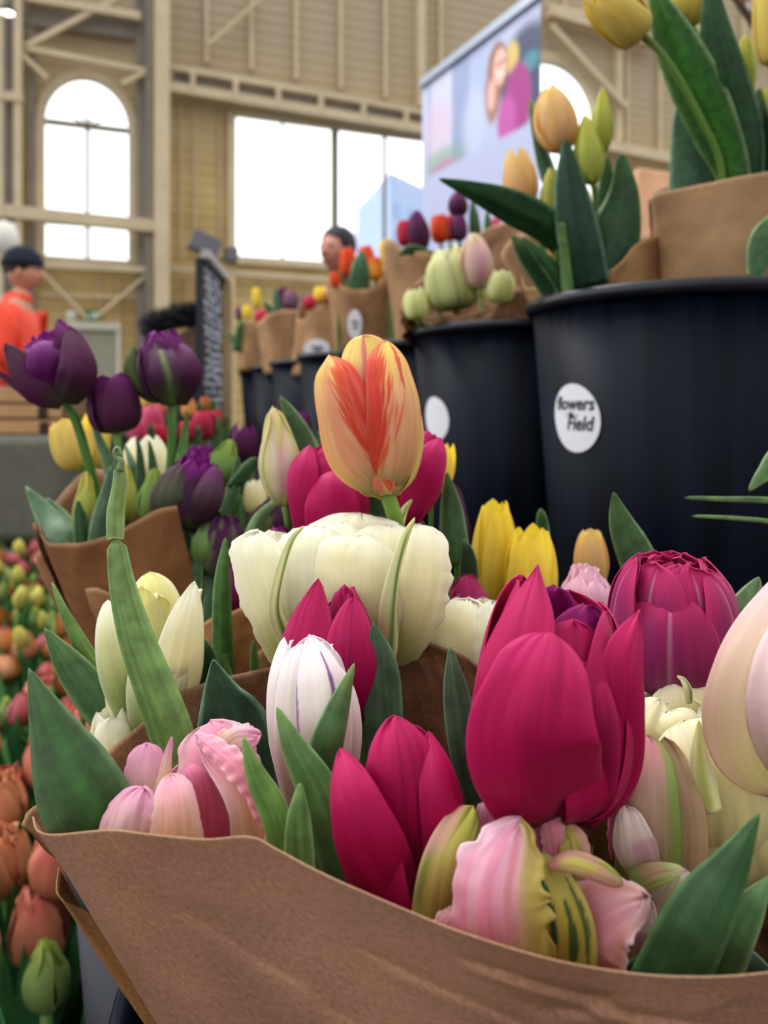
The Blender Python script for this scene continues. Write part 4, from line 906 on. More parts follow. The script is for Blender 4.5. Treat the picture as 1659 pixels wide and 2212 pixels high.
# ---- leaf-only stems of the front bouquet
tulip_leafs = [
 ('folded pale green flowerless stalk with a withered tip, tallest thing at left', [(262, 968, .30), (252, 985, .30), (259, 1010, .30), (256, 1070, .298), (247, 1160, .296)], None),
]
gs = thing('flowerless_stalk', P(420, 1790, .285), 'pale green flowerless stalk with a withered curled tip, rising above the left side', 'stalk')
leaf(gs, [(258, 1012, .302), (258, 1050, .301), (250, 1110, .30), (249, 1168, .299)], [11, 14, 18, 17], fold=.5, col='#86ab5c', tipc='#7f9c62', name='upper_blade', curl=.2)
leaf(gs, [(249, 1164, .2985), (262, 1260, .296), (290, 1370, .292), (330, 1480, .288), (372, 1600, .285), (410, 1760, .285), (430, 1900, .285)], [18, 27, 36, 42, 46, 44, 36], fold=.42, col='#74a050', tipc='#83ab5c', edge='#9abd78', name='lower_blade', tw=-8)
tube('withered_tip', [P(259, 1016, .302), P(262, 996, .302), P(250, 988, .302), P(248, 972, .302), P(257, 969, .302), P(262, 985, .301)], np.array([9, 7, 5, 5, 4, 2])*.302/F, M['stem'], gs, H('#7b8f62'), n=22)
tube('node', [P(233, 1167, .298), P(249, 1162, .2975), P(266, 1166, .298)], np.array([2.5, 3, 2.5])*.298/F, M['stem'], gs, H('#8a8a55'), n=8)
# ---- parrot tulips
PAR = hexes(base='#cfc070', body='#e9dfa8', tip='#f0c4cc', edge='#f3cbd2', ke=3, ea=.7, kb=.35, kt=.35)
PARP = hexes(base='#ead9a0', body='#eeb6c4', tip='#f3c2d6', edge='#fbe6ea', ke=3, ea=.8, kb=.4, kt=.5); PARP['patch'] = [(H('#e58aa4'), 2, 2, .6, .5)]
PARG = hexes(base='#b9a24a', body='#d9cb74', tip='#d8d68a', edge='#dfe29a', ke=3, ea=.5, kb=.3); PARG['patch'] = [(H('#3f6b4a'), 5, 1.2, .50, .85), (H('#b98a3e'), 4, 1.0, .55, .6)]
PARY = hexes(base='#d7c878', body='#dfd488', tip='#d6d684', edge='#f0d8c4', ke=3, ea=.6); PARY['patch'] = [(H('#9db04a'), 3, 1.4, .55, .6), (H('#e8b0b4'), 1.3, 2, .55, .5)]
tulip('ragged pink, yellow and green parrot tulip lying over the front paper edge', (1105, 2140), (1150, 1765), .234, 165, PAR, dz=.0, stem=[(1100, 2210, .21), (1100, 2400, .22)], srad=16, solid=.0005, n=(41, 49), mat='pale', petals=[dict(phi=180, k=.8, h=.85, w=1.0, sp=PARP)], leaves=[dict(pts=[(648, 1692, .222), (645, 1790, .22), (650, 1960, .22)], hw=[4, 27, 36], fold=.5, col='#5d8c49', tipc='#84b15c'),
           dict(pts=[(525, 1592, .24), (552, 1670, .238), (596, 1760, .236), (630, 1900, .235)], hw=[3, 21, 31, 24], fold=.4, col='#659a3e', tipc='#8fbb58', tw=10)])
PG = hexes(base='#9fae62', body='#d8cfae', tip='#e4b9bc', edge='#9fbf68', ke=4, ea=.8, kb=.35, kt=.5); PG['patch'] = [(H('#dc9aae'), 2, 1.5, .55, .6), (H('#93b45c'), 3.5, 1.0, .6, .6)]
PG2 = hexes(base='#90b060', body='#a9c070', tip='#9dbd5e', edge='#cfd89a', ke=3, ea=.5); PG2['patch'] = [(H('#e6b9b4'), 2, 2.2, .5, .7), (H('#b8606c'), 4, 1.3, .78, .8)]
tulip('green and dusty pink parrot tulip tucked under the big magenta bloom', (1340, 2085), (1400, 1600), .262, 118, PG, dz=.01, stem=[(1330, 2160, .23), (1300, 2400, .235)], srad=13, solid=.0005, n=(37, 45), mat='pale', petals=[dict(phi=180, k=.8, h=.9, w=1.0, sp=PG)],
    leaves=[dict(pts=[(1640, 1757, .205), (1575, 1880, .203), (1510, 1990, .202), (1430, 2160, .205)], hw=[2, 40, 66, 72], fold=.3, col='#38663c', tipc='#4b8044', edge='#76a06a', tw=12),
            dict(pts=[(1664, 1893, .212), (1618, 1965, .21), (1570, 2050, .21), (1520, 2200, .212)], hw=[3, 30, 44, 44], fold=.4, col='#4a7a4c', tipc='#6b9e64'),
            dict(pts=[(1700, 2150, .225), (1600, 2085, .225), (1480, 2080, .23), (1330, 2150, .235)], hw=[10, 40, 45, 40], fold=.2, col='#1f4433', tipc='#24503a', edge='#5c8a6a'),
            dict(pts=[(972, 1397, .285), (985, 1490, .283), (1002, 1600, .28), (1030, 1760, .28), (1040, 1860, .28)], hw=[3, 27, 34, 32, 30], fold=.3, col='#4a7058', tipc='#5b8a66', edge='#83a487', tw=8)])

# ---- purple-magenta double
tulip('plump purple-pink double tulip behind and right of the big magenta one', (1452, 1492), (1452, 1200), .335, 132, PUR, dz=-.004, stem=[(1452, 1600, .335), (1452, 2000, .30)], srad=13, solid=.0005, n=(27, 35), petals=
    [dict(phi=72*i+10, k=.5, h=.97, w=.6, prof=BARREL, ruf=.07, sp=dict(PUR, body=H('#9c2a72')), pt=.1) for i in range(5)] +
    [dict(phi=60*i+33, k=.82, h=.98, w=.72, prof=BARREL, pt=.15, ruf=.03) for i in range(6)] +
    [dict(phi=a, k=1.0, h=h_, w=w_, prof=BARREL, pt=.3) for a, h_, w_ in ((180, .97, .9), (120, .97, .8), (-120, .97, .8), (66, .95, .66), (-66, 1.0, .66), (-2, .82, .86))])
tulip('small purple-pink double tulip low beside the yellow pair', (1010, 1360), (1010, 1240), .45, 48, PUR, style='double', q=.8, petals=[dict(phi=60*i, k=.9-.4*(i % 2), h=1.0, w=.7, prof=EGG, pt=.1) for i in range(6)]+[dict(phi=60*i+30, k=1.0, h=.95, w=.7, prof=EGG) for i in range(6)])
# ---- big cream double + narrow green striped petals
NAR = hexes(base='#dfe4b0', body='#e6e8b8', tip='#dcdf8e', edge='#f2f0cc', ke=4, ea=.5, mid='#6fa03f', mw=.30, ma=.95, m0=.1, m1=1.0)
tulip('large ruffled cream double tulip at the centre with green striped narrow outer petals', (748, 1500), (745, 1150), .385, 172, CREAM, dz=.0, stem=[(748, 1600, .385), (748, 2050, .36)], srad=12, n=(33, 41), mat='pale', solid=.0004, petals=
    [dict(phi=72*i+15, k=.40, h=.96+.03*(i % 2), w=.75, prof=BARREL, ruf=.05, rf=3, fringe=.03, pt=.05, sp=CREAM) for i in range(5)] +
    [dict(phi=60*i+8, k=.70, h=.97+.04*math.sin(i*2.1), w=.85, prof=BARREL, ruf=.04, rf=3, pt=.05, fringe=.03) for i in range(6)] +
    [dict(phi=180, k=.95, h=1.02, w=.9, prof=CUP, pt=.2), dict(phi=128, k=1.0, h=.98, w=.7, prof=OPEN, pt=.3, ruf=.03), dict(phi=-128, k=1.0, h=.95, w=.7, prof=OPEN, pt=.3, ruf=.03),
     dict(phi=-74, k=1.0, h=.92, w=.66, prof=OPEN, pt=.12, ruf=.05, fringe=.05), dict(phi=68, k=.95, h=.97, w=.62, prof=OPEN, pt=.15, ruf=.04, fringe=.03),
     dict(phi=-34, k=.88, h=.93, w=.9, prof=CUP, pt=.1, ruf=.03, rf=3), dict(phi=22, k=.9, h=.91, w=.9, prof=CUP, pt=.1, ruf=.03, rf=3)])
# narrow striped sepals are petals of that flower
bigc = bpy.data.objects['tulip.006'] if False else [o for o in bpy.data.objects if o.get('label', '').startswith('large ruffled cream')][0]
def sepal(par, pts, hw, tw=0, col='#eceac0', st='#6f9f3e'):
    o = leaf(par, pts, hw, grade=False, ks=.95, sw=.26, col=col, tipc='#d9dd86', fold=.8, tw=tw, edge='#f3f2d2', solid=.0004, name='petal', n=(13, 30), streak=st); o.data.materials[0] = M['pale']; return o
sepal(bigc, [(657, 1136, .340), (632, 1165, .337), (612, 1230, .334), (598, 1310, .334), (612, 1370, .337), (640, 1430, .344)], [2, 7, 13, 15, 18, 12], tw=[0, 20, 40, 30, 0, 0])
sepal(bigc, [(896, 1118, .338), (876, 1160, .336), (858, 1230, .334), (848, 1310, .334), (842, 1390, .338), (835, 1440, .344)], [2, 9, 14, 22, 24, 16], tw=[0, 10, 25, 35, 20, 0])
sepal(bigc, [(890, 1079, .42), (874, 1105, .42), (862, 1145, .42), (850, 1200, .42)], [2, 8, 12, 12], tw=20)
tulip('lower ruffled cream double tulip half hidden by the big magenta bloom', (1045, 1560), (1035, 1300), .40, 135, CREAM2, stem=[(1045, 1640, .40), (1045, 1900, .38)], srad=11, style='double', q=1.1, mat='pale', ruf=.04, rf=3, fringe=.04, pt=.1, solid=.0004)
# ---- cream double right
tulip('cream double tulip with a green fleck, behind the paper at the right edge', (1560, 1870), (1455, 1490), .30, 160, CREAM2, dz=.0, stem=[(1570, 1960, .305), (1560, 2200, .30)], srad=12, n=(33, 41), mat='pale', solid=.0004, petals=
    [dict(phi=72*i, k=.5, h=.9, w=.7, prof=CUP, ruf=.04, pt=.1) for i in range(5)] +
    [dict(phi=180, k=.95, h=1.02, w=.9, prof=CUP, pt=.2, ruf=.04), dict(phi=110, k=1.0, h=.92, w=.85, prof=CUP, pt=.3), dict(phi=-120, k=.95, h=.95, w=.8, prof=CUP, pt=.15, ruf=.05),
     dict(phi=-65, k=.95, h=.92, w=.72, prof=CUP, pt=.1, ruf=.08, fringe=.04), dict(phi=78, k=1.0, h=.72, w=.8, prof=CUP, pt=.35),
     dict(phi=8, k=1.02, h=.83, w=1.0, prof=CUP, pt=.15, sp=dict(CREAM2, mid=H('#dfe09a'), mw=.10, ma=.8, m1=1.0), crease=-.03)])
crr = [o for o in bpy.data.objects if o.get('label', '').startswith('cream double tulip with a green fleck')][0]
sepal(crr, [(1510, 1555, .262), (1508, 1620, .258), (1515, 1690, .256), (1535, 1760, .256)], [2, 16, 28, 24], tw=-10, st='#c9cf70')
sepal(crr, [(1463, 1460, .30), (1478, 1468, .298), (1490, 1490, .296), (1492, 1520, .296)], [2, 7, 9, 8], tw=30)
BLUSH = hexes(base='#e2e0a8', body='#efdccb', tip='#efc7cf', edge='#efbfc8', ke=2.5, ea=.6, kb=.5, mid='#eed2b0', mw=.3, ma=.6)
tulip('very large blush pink and cream tulip cut by the right edge', (1700, 1705), (1800, 1190), .268, 150, BLUSH, dz=.01, stem=[(1700, 1800, .265), (1690, 2200, .27)], srad=15, style='bud', q=1.4, mat='pale', rot=12, solid=.0005)
# ---- pale cream tulips, left bouquet behind
tulip('pale yellow-cream tulip with flared petals behind the green stalk at left', (325, 1600), (325, 1275), .37, 88, CREAM, stem=[(318, 1700, .37), (330, 2000, .36)], srad=12, n=(27, 35), mat='pale', solid=.0004, scol=[H('#c9d48e'), H('#7fa058')], petals=[
    dict(phi=180, k=.8, h=.98, prof=CUP, sp=YEL), dict(phi=30, k=.62, h=1.0, w=.8, prof=CUP, sp=dict(CREAM, body=H('#f3edae'), tip=H('#f4ecaa')), ruf=.05), dict(phi=-30, k=.6, h=1.05, w=.8, prof=TALL, sp=dict(CREAM, body=H('#f3edae'), tip=H('#f2eaa0')), ruf=.03),
    dict(phi=110, k=.9, h=.9, prof=OPEN), dict(phi=-110, k=.9, h=.9, prof=TALL), dict(phi=78, k=1.0, h=1.0, w=.75, prof=OPEN, pt=.5, ruf=.03, edgein=.2), dict(phi=-78, k=1.05, h=.85, w=.55, prof=CUP, pt=.3), dict(phi=18, k=.9, h=.62, w=.62, prof=CUP, pt=.2, ruf=.05)],
    leaves=[dict(pts=[(95, 1356, .365), (150, 1440, .362), (212, 1520, .36), (280, 1600, .36), (330, 1720, .36)], hw=[3, 32, 42, 40, 30], fold=.35, col='#4d7d4c', tipc='#5b8c50', tw=-12),
            dict(pts=[(112, 1258, .37), (150, 1340, .37), (208, 1440, .37), (268, 1530, .37), (300, 1640, .37)], hw=[2, 12, 20, 22, 16], fold=.6, col='#6f9c4c', tipc='#8dbb66', tw=20)])
tulip('small low cream tulip tucked behind the left leaf', (250, 1690), (240, 1540), .35, 52, CREAM, stem=[(275, 1740, .35), (350, 1850, .345), (450, 2300, .33)], style='cup', q=.9, mat='pale', h=1.05, ruf=.04, pt=.1)
tulip('sliver of a cream tulip right of the flared cream one', (405, 1590), (405, 1450), .40, 26, CREAM, style='tall', q=.6, mat='pale')

# ---- red and yellow tulip, the tallest
FY = hexes(base='#bdc084', body='#f3cf9a', tip='#f8dd80', edge='#f6dc7c', ke=2.0, ea=.85, kb=.28, kt=.55)
FY['patch'] = [(H('#efb8a0'), 6, 1.0, .52, .5)]
RD = H('#e8543a'); RD2 = H('#dc4a46')
def fl(*q): s = dict(FY); s['flame'] = list(q); return s
tulip('tall yellow and coral-red flamed tulip standing above the centre', (835, 1066), (787, 724), .40, 110, FY, dz=-.004, stem=[(850, 1110, .402), (858, 1180, .405), (860, 1600, .40)], srad=17, scol=[H('#8fae55'), H('#6f9a44')], solid=.0005, n=(81, 91), petals=[
    dict(phi=180, k=.86, h=.97, prof=EGG, w=1.0, sp=fl((0, .3, .2, .95, RD, .8)), n=(31, 41)), dict(phi=118, k=.9, h=.95, prof=EGG, w=.95, n=(31, 41)), dict(phi=-118, k=.9, h=.93, prof=EGG, w=.95, n=(31, 41)),
    dict(phi=-8, k=.74, h=1.0, prof=EGG, w=.86, pt=.1, sp=fl((0, .10, .55, 1.05, RD2, .9)), tip=.6, crease=-.02),
    dict(phi=-50, k=.72, h=.9, prof=EGG, w=.8, pt=.15, tip=.55, sp=fl((1.0, .55, .15, .95, RD, .92), (-.75, .06, .4, .95, RD, .4), (-.2, .05, .2, .7, H('#e89a90'), .5)), crease=0),
    dict(phi=52, k=.72, h=.93, prof=EGG, w=.8, pt=.15, tip=.55, sp=fl((-1.0, .55, .15, .95, RD, .92), (.45, .09, .55, .98, RD2, .9), (.2, .05, .2, .7, H('#e8a490'), .4)), crease=0),
])
tulip('magenta tulip just left of and below the flamed tulip', (715, 1180), (700, 965), .46, 76, dict(MAG, body=H('#c8246c'), tip=H('#c4266e')), style='tall', srad=10, rot=15, pt=.5)
tulip('magenta tulip leaning out behind the right side of the flamed tulip', (880, 1120), (925, 935), .45, 58, MAG, style='tall', srad=9, rot=-30, pt=.5)
tulip('cream and pink pointed tulip bud left of the flamed tulip', (615, 1092), (592, 880), .46, 48, WPINK, style='bud', mat='pale', srad=8, rot=10, stem=[(622, 1130, .46), (628, 1200, .46), (640, 1500, .45)], leaves=[dict(pts=[(605, 855, .50), (632, 905, .50), (660, 965, .50), (690, 1060, .50)], hw=[3, 18, 26, 22], col='#47744e', tw=-15, n=(7, 16))])
tulip('yellow tulip peeking out right of the leaning magenta one', (940, 1060), (965, 955), .50, 32, YEL, style='cup', q=.7, mat='pale', pt=.8)
tulip('brownish closed tulip bud with green base beside the yellow peeking tulip', (985, 1215), (978, 1040), .52, 34, DPURG, style='bud', q=.7, leaves=[dict(pts=[(965, 1020, .47), (975, 1100, .47), (985, 1220, .465)], hw=[3, 24, 34], col='#4a7a45', tipc='#5f9452', fold=.2), dict(pts=[(1002, 1163, .46), (1012, 1210, .46), (1010, 1290, .46)], hw=[3, 18, 24], col='#2e5c3c')])
tulip('dull olive-brown tulip bud pressed against the right side of the cream double', (940, 1340), (950, 1190), .44, 30, hexes(base='#8c8452', body='#8a7455', tip='#96685a'), style='bud', q=.7)
# ---- yellow pair, peach, pink double
tulip('taller of the two bright yellow tulips, with a pointed tip', (1068, 1310), (1070, 1082), .50, 51, YEL, style='tall', mat='pale', rot=20, pt=.6, leaves=[dict(pts=[(1168, 1098, .54), (1172, 1140, .54), (1180, 1260, .54)], hw=[5, 14, 18], col='#2f6a3c', n=(7, 12))])
tulip('lower bright yellow tulip in front and right of the taller one', (1148, 1320), (1148, 1142), .475, 58, YEL, style='cup', mat='pale', rot=-10, pt=.65, h=1.03)
tulip('pale peach tulip bud against the black bucket', (1280, 1275), (1275, 1143), .50, 38, PEACH, style='tall', mat='pale', q=.8)
tulip('light pink double tulip between the yellow pair and the purple double', (1262, 1370), (1268, 1225), .42, 60, dict(PINKD, body=H('#f3c0d2'), tip=H('#f6cede'), base=H('#efc6cc')), style='double', q=.9, mat='pale', pt=.6)
lt = tulip('dark red tulip showing as a small patch under the cream tulip at left', (450, 1480), (440, 1395), .44, 26, ROSE, style='cup', q=.5)
leaf(lt, [(430, 1372, .40), (440, 1440, .40), (420, 1560, .40)], [6, 34, 40], col='#3a6a3a', tw=20)
tl = tulip('dark purple tulip low behind the long upright leaf at mid left', (520, 1330), (510, 1215), .47, 48, dict(DPUR, body=H('#7a2050')), style='tall', q=.7,
      leaves=[dict(pts=[(487, 1162, .425), (480, 1260, .425), (480, 1380, .425), (484, 1480, .425)], hw=[3, 17, 22, 24], col='#4f8645', tipc='#6ba04f', fold=.5),
              dict(pts=[(548, 1384, .41), (549, 1420, .41), (551, 1470, .41)], hw=[3, 8, 10], col='#5a8a4e', n=(7, 12)), dict(pts=[(484, 1412, .40), (490, 1440, .40), (500, 1480, .40)], hw=[3, 6, 10], col='#7fa85e', n=(7, 12))])
tulip('purple tulip top showing left of the cream double bloom', (605, 1230), (600, 1135), .45, 45, dict(DPUR, body=H('#8a2468'), tip=H('#90307c')), style='egg', q=.7)
tulip('tulip off the right edge behind, one pointed leaf crossing the black bucket', (1730, 1180), (1740, 1020), .50, 45, YEL, style='cup', q=.6, mat='pale', leaves=[
    dict(pts=[(1325, 1063, .44), (1342, 1130, .44), (1372, 1200, .44), (1420, 1330, .44)], hw=[3, 27, 40, 46], col='#4f7f50', tipc='#588a52', fold=.2, tw=-12)])
lo_ = tulip('tulip hidden past the right edge, thin leaf tips reaching in front of the bucket', (1760, 1300), (1765, 1150), .45, 45, MAG, style='cup', q=.6, leaves=[
    dict(pts=[(1478, 1075, .45), (1560, 1078, .45), (1680, 1084, .45), (1760, 1120, .46)], hw=[3, 5, 7, 9], col='#6f9a5c', fold=.3, n=(7, 20)),
    dict(pts=[(1495, 1115, .45), (1580, 1119, .45), (1690, 1132, .45), (1765, 1170, .46)], hw=[3, 4, 5, 6], col='#6f9a5c', fold=.3, n=(7, 20)),
    dict(pts=[(1617, 1061, .44), (1650, 1025, .44), (1700, 985, .44), (1760, 1080, .45)], hw=[3, 16, 26, 20], col='#5f8f55', fold=.2, n=(7, 20)),
    dict(pts=[(1640, 1246, .38), (1622, 1290, .38), (1605, 1340, .38), (1610, 1450, .38)], hw=[3, 26, 36, 38], col='#6d9468', tipc='#7fa878', n=(9, 20))])

# ---- freely shaped petals of the frilled blooms
_b = lambda q: [o for o in bpy.data.objects if o.get('label', '').startswith(q)][0]
pk = _b('pale pink frilled'); PE = hexes(base='#efc2a8', body='#f2a9b8', tip='#f4b2c8', edge='#fbdde2', ke=3, ea=.8, kb=.2)
PC = hexes(base='#f0dcae', body='#f2cdb4', tip='#f2b8c8', edge='#f6d9dc', ke=3, ea=.7, kb=.5, kt=.4)
PL = hexes(base='#f3e6c0', body='#f3d3d3', tip='#f2b8d2', edge='#f3b4d0', ke=3, ea=.6, kb=.6, kt=.5)
fpet(pk, [(350, 1900, .266), (330, 1760, .263), (314, 1680, .262), (318, 1606, .266)], [40, 42, 42, 34], PL, fringe=.10, ruf=.05, bulge=.26, ridge=.04)
fpet(pk, [(345, 1740, .258), (355, 1680, .257), (362, 1635, .257), (371, 1592, .258)], [22, 14, 9, 4], PL, bulge=.3, ridge=.04)
fpet(pk, [(500, 1900, .27), (490, 1740, .264), (470, 1650, .263), (455, 1560, .270)], [70, 82, 84, 62], PE, ruf=.08, fringe=.08, bulge=.3, ridge=.04)
fpet(pk, [(470, 1625, .262), (510, 1598, .259), (562, 1588, .258)], [26, 30, 18], PL, fringe=.3, ruf=.2, bulge=.4, ridge=.04)
fpet(pk, [(455, 1900, .262), (440, 1780, .257), (425, 1700, .256), (405, 1655, .259)], [60, 60, 46, 24], dict(PINKIN, edge=H('#f0a8c0')), bulge=.36, ridge=.04)
fpet(pk, [(560, 1900, .256), (552, 1790, .250), (512, 1700, .249), (432, 1614, .257)], [74, 58, 38, 14], PC, bulge=.26, fringe=.02, tw=-15, ridge=.04)
fpet(pk, [(618, 1880, .252), (590, 1780, .246), (520, 1665, .245), (425, 1588, .256)], [24, 28, 27, 16], PE, ruf=.10, rf=9, fringe=.45, bulge=.4, rib=.16, n=(25, 90), ridge=.04)
fpet(pk, [(282, 1960, .255), (275, 1830, .248), (282, 1765, .248), (312, 1700, .254)], [80, 66, 56, 34], PL, bulge=.26, fringe=.07, ruf=.04, tw=10, ridge=.04)
fpet(pk, [(386, 1940, .248), (382, 1820, .241), (378, 1740, .241), (368, 1674, .247)], [66, 56, 46, 30], PC, bulge=.3, fringe=.08, ruf=.03, ridge=.04)
p1 = _b('ragged pink, yellow')
PP = hexes(base='#e4d08a', body='#f3bccb', tip='#f6c6da', edge='#fdeaf0', ke=3, ea=.85, kb=.4, kt=.6); PP['side'] = (H('#dccb7a'), .05, .75); PP['streaks'] = (H('#f093b2'), 6, .55)
PGR = hexes(base='#b08a3a', body='#d6c565', tip='#cfd07a', edge='#d9dc94', ke=3, ea=.4, kb=.2); PGR['flame'] = [(-.35, .20, .35, .95, H('#2f5f48'), .9), (.25, .16, .2, .7, H('#3a6b45'), .85), (-.75, .3, .0, .8, H('#b0803a'), .7), (.7, .12, .3, .8, H('#456f42'), .8)]
PYL = hexes(base='#dcc58a', body='#dcd07e', tip='#d3d36a', edge='#efd6c2', ke=3, ea=.5, kb=.3); PYL['streaks'] = (H('#93aa44'), 4, .7); PYL['patch'] = [(H('#e9a9b4'), 1.2, 1.6, .62, .6)]
PRG = hexes(base='#dfc98e', body='#efb3bb', tip='#f5cdd2', edge='#fbe8e8', ke=3, ea=.8, kb=.35); PRG['streaks'] = (H('#e2a47c'), 5, .5)
PDK = hexes(base='#c9637c', body='#dd8aa4', tip='#edaac6', edge='#f5cade', ke=3, ea=.7)
fpet(p1, [(1095, 1930, .245), (1080, 1850, .242), (1078, 1780, .243), (1090, 1722, .247)], [60, 62, 56, 34], PDK, ruf=.12, fringe=.10, ridge=.035)
fpet(p1, [(1160, 1940, .240), (1165, 1860, .237), (1150, 1800, .238), (1135, 1752, .243)], [60, 56, 46, 26], PDK, ruf=.16, fringe=.16, ridge=.035)
fpet(p1, [(1200, 1930, .236), (1205, 1850, .233), (1195, 1790, .234), (1185, 1742, .238)], [36, 32, 28, 18], PE, ruf=.2, fringe=.2, ridge=.035)
fpet(p1, [(1215, 1940, .235), (1238, 1870, .230), (1240, 1820, .231), (1218, 1786, .235)], [40, 34, 30, 18], PYL, ruf=.14, fringe=.08, ridge=.035)
fpet(p1, [(935, 2080, .231), (942, 1960, .227), (970, 1850, .225), (1022, 1742, .233)], [44, 52, 52, 34], PYL, ruf=.06, bulge=.3, tw=[-20, -15, -10, 0], ridge=.035)
fpet(p1, [(1250, 2110, .232), (1262, 2030, .226), (1315, 1970, .221), (1396, 1940, .219)], [70, 92, 78, 34], PRG, ruf=.12, rf=6, fringe=.22, bulge=.22, tw=10, ridge=.035)
fpet(p1, [(1188, 1872, .219), (1235, 1862, .216), (1290, 1880, .216), (1345, 1912, .218)], [10, 21, 22, 12], PYL, bulge=.7, ruf=.08, ridge=.035)
fpet(p1, [(1200, 2160, .226), (1222, 2050, .219), (1205, 1950, .218), (1160, 1842, .226)], [56, 66, 58, 26], PGR, ruf=.04, bulge=.22, ridge=.035)
fpet(p1, [(1105, 2170, .224), (1088, 2040, .2145), (1080, 1910, .2125), (1122, 1776, .220)], [92, 108, 100, 46], PP, ruf=.07, rf=9, fringe=.26, bulge=.26, n=(41, 61), ridge=.035)
fpet(p1, [(950, 2060, .222), (965, 2000, .219), (998, 1968, .220)], [26, 28, 14], PRG, ruf=.25, fringe=.25, ridge=.035)
p2 = _b('green and dusty pink')
QB = hexes(base='#6d6134', body='#86703f', tip='#a07a54', edge='#dc9aa6', ke=3, ea=.95, kb=.3)
QC = hexes(base='#98ab5e', body='#d3b9a0', tip='#dca0a4', edge='#8fb45a', ke=5, ea=.8, kb=.35, kt=.55); QC['side'] = (H('#9fb762'), .45, 1.0); QC['streaks'] = (H('#e2aab8'), 4, .6)
QG = hexes(base='#a5b768', body='#94b058', tip='#7fa24a', edge='#c3cf8a', ke=3, ea=.5); QG['streaks'] = (H('#c9d08e'), 4, .6); QG['patch'] = [(H('#dfb0a0'), 1.3, 1.6, .60, .7)]
QW = hexes(base='#c9cf98', body='#ecdcd2', tip='#f0d9d6', edge='#f6ecE4', ke=3, ea=.5); QW['patch'] = [(H('#dca6bc'), 1.5, 2, .6, .5)]
fpet(p2, [(1290, 2010, .285), (1288, 1860, .28), (1300, 1730, .28), (1375, 1606, .285)], [50, 62, 56, 30], QB, ruf=.10, rf=7, fringe=.18, bulge=.3, ridge=.035)
fpet(p2, [(1330, 1860, .268), (1330, 1780, .266), (1345, 1690, .266), (1365, 1625, .27)], [12, 18, 18, 10], PDK, ruf=.3, rf=8, fringe=.3, bulge=.3, ridge=.035)
fpet(p2, [(1440, 2120, .268), (1472, 1920, .258), (1476, 1760, .257), (1435, 1592, .268)], [46, 44, 46, 30], QG, ruf=.05, bulge=.26, rib=.03, ridge=.035)
fpet(p2, [(1390, 2040, .262), (1398, 1860, .252), (1398, 1710, .252), (1398, 1590, .265)], [56, 66, 64, 40], QC, ruf=.04, bulge=.26, ridge=.035)
fpet(p2, [(1395, 1890, .247), (1372, 1830, .244), (1362, 1785, .244), (1352, 1742, .248)], [34, 46, 36, 16], QW, bulge=.26, fringe=.04, ridge=.035)
fpet(p2, [(1420, 2090, .250), (1440, 2000, .246), (1468, 1930, .247), (1480, 1880, .252)], [44, 58, 46, 20], dict(QW, body=H('#dcd8ac')), bulge=.26, ruf=.08, fringe=.08, ridge=.035)
fpet(p2, [(1355, 2060, .250), (1375, 2000, .246), (1400, 1940, .246)], [40, 42, 20], QW, bulge=.26, ruf=.06, ridge=.035)
fpet(p2, [(1365, 1905, .243), (1415, 1888, .240), (1476, 1878, .240)], [24, 22, 10], dict(QG, body=H('#b9c878'), tip=H('#eceac4')), bulge=.36, ridge=.035)

a1 = _b('large open magenta')
MF_ = hexes(base='#8c1049', body='#b41757', tip='#c22768', edge='#cc3376', ke=8, ea=.5, kb=.12, var=1.0)
fpet(a1, [(1165, 1752, .246), (1085, 1640, .236), (1092, 1500, .229), (1130, 1380, .232), (1162, 1220, .245)], [60, 76, 82, 74, 12], MF_, bulge=.28, tw=[10, 30, 32, 28, 15], mat='petal', n=(31, 45), round_=.7)
fpet(a1, [(1235, 1752, .25), (1308, 1660, .243), (1338, 1530, .236), (1345, 1430, .237), (1380, 1318, .246)], [50, 72, 58, 48, 12], MF_, bulge=.32, tw=[0, -20, -28, -25, -15], mat='petal', n=(31, 45), round_=.7)
fpet(a1, [(1190, 1757, .238), (1170, 1705, .225), (1150, 1600, .2165), (1165, 1480, .2185), (1188, 1366, .228)], [80, 130, 143, 110, 72], MF_, bulge=.16, mat='petal', n=(41, 55), round_=.55)
ft = _b('tall yellow and coral')
FP = hexes(base='#c3bd86', body='#f3cba0', tip='#f7dc7c', edge='#f5db84', ke=2.6, ea=.6, kb=.2, kt=.5); FP['streaks'] = (H('#ee9f8c'), 7, .40)
R1 = H('#ef6a48'); R2 = H('#e2504a')
fpet(ft, [(838, 1064, .400), (778, 990, .381), (744, 890, .3755), (724, 820, .380), (712, 768, .389)], [22, 66, 62, 50, 22], dict(FP, flame=[(1.15, 1.35, .10, 1.10, R1, .92), (1.1, .9, .05, .95, R2, .7)]), bulge=.35, tw=[0, 12, 14, 12, 10], mat='pale', n=(71, 101), round_=.7, ridge=.008)
fpet(ft, [(842, 1065, .400), (848, 990, .379), (851, 890, .3725), (840, 810, .377), (832, 737, .389)], [22, 56, 60, 50, 32], dict(FP, flame=[(-1.15, 1.3, .10, 1.10, R1, .92), (-1.1, .85, .05, .95, R2, .7), (.45, .12, .62, 1.02, R2, .85)]), bulge=.35, tw=[0, -12, -14, -12, -8], mat='pale', n=(71, 101), round_=.7, ridge=.008)
fpet(a1, [(1225, 1756, .246), (1255, 1680, .234), (1272, 1560, .2305), (1262, 1430, .237)], [60, 74, 62, 36], dict(MF_, body=H('#a0134c')), bulge=.28, mat='petal', n=(25, 35))
a2 = _b('magenta tulip with three')
fpet(a2, [(890, 1990, .250), (884, 1830, .2395), (868, 1670, .2375), (852, 1545, .247)], [56, 78, 80, 34], dict(MF_, mid=H('#8a0f42'), mw=.03, ma=.6), bulge=.3, mat='petal', n=(31, 45))
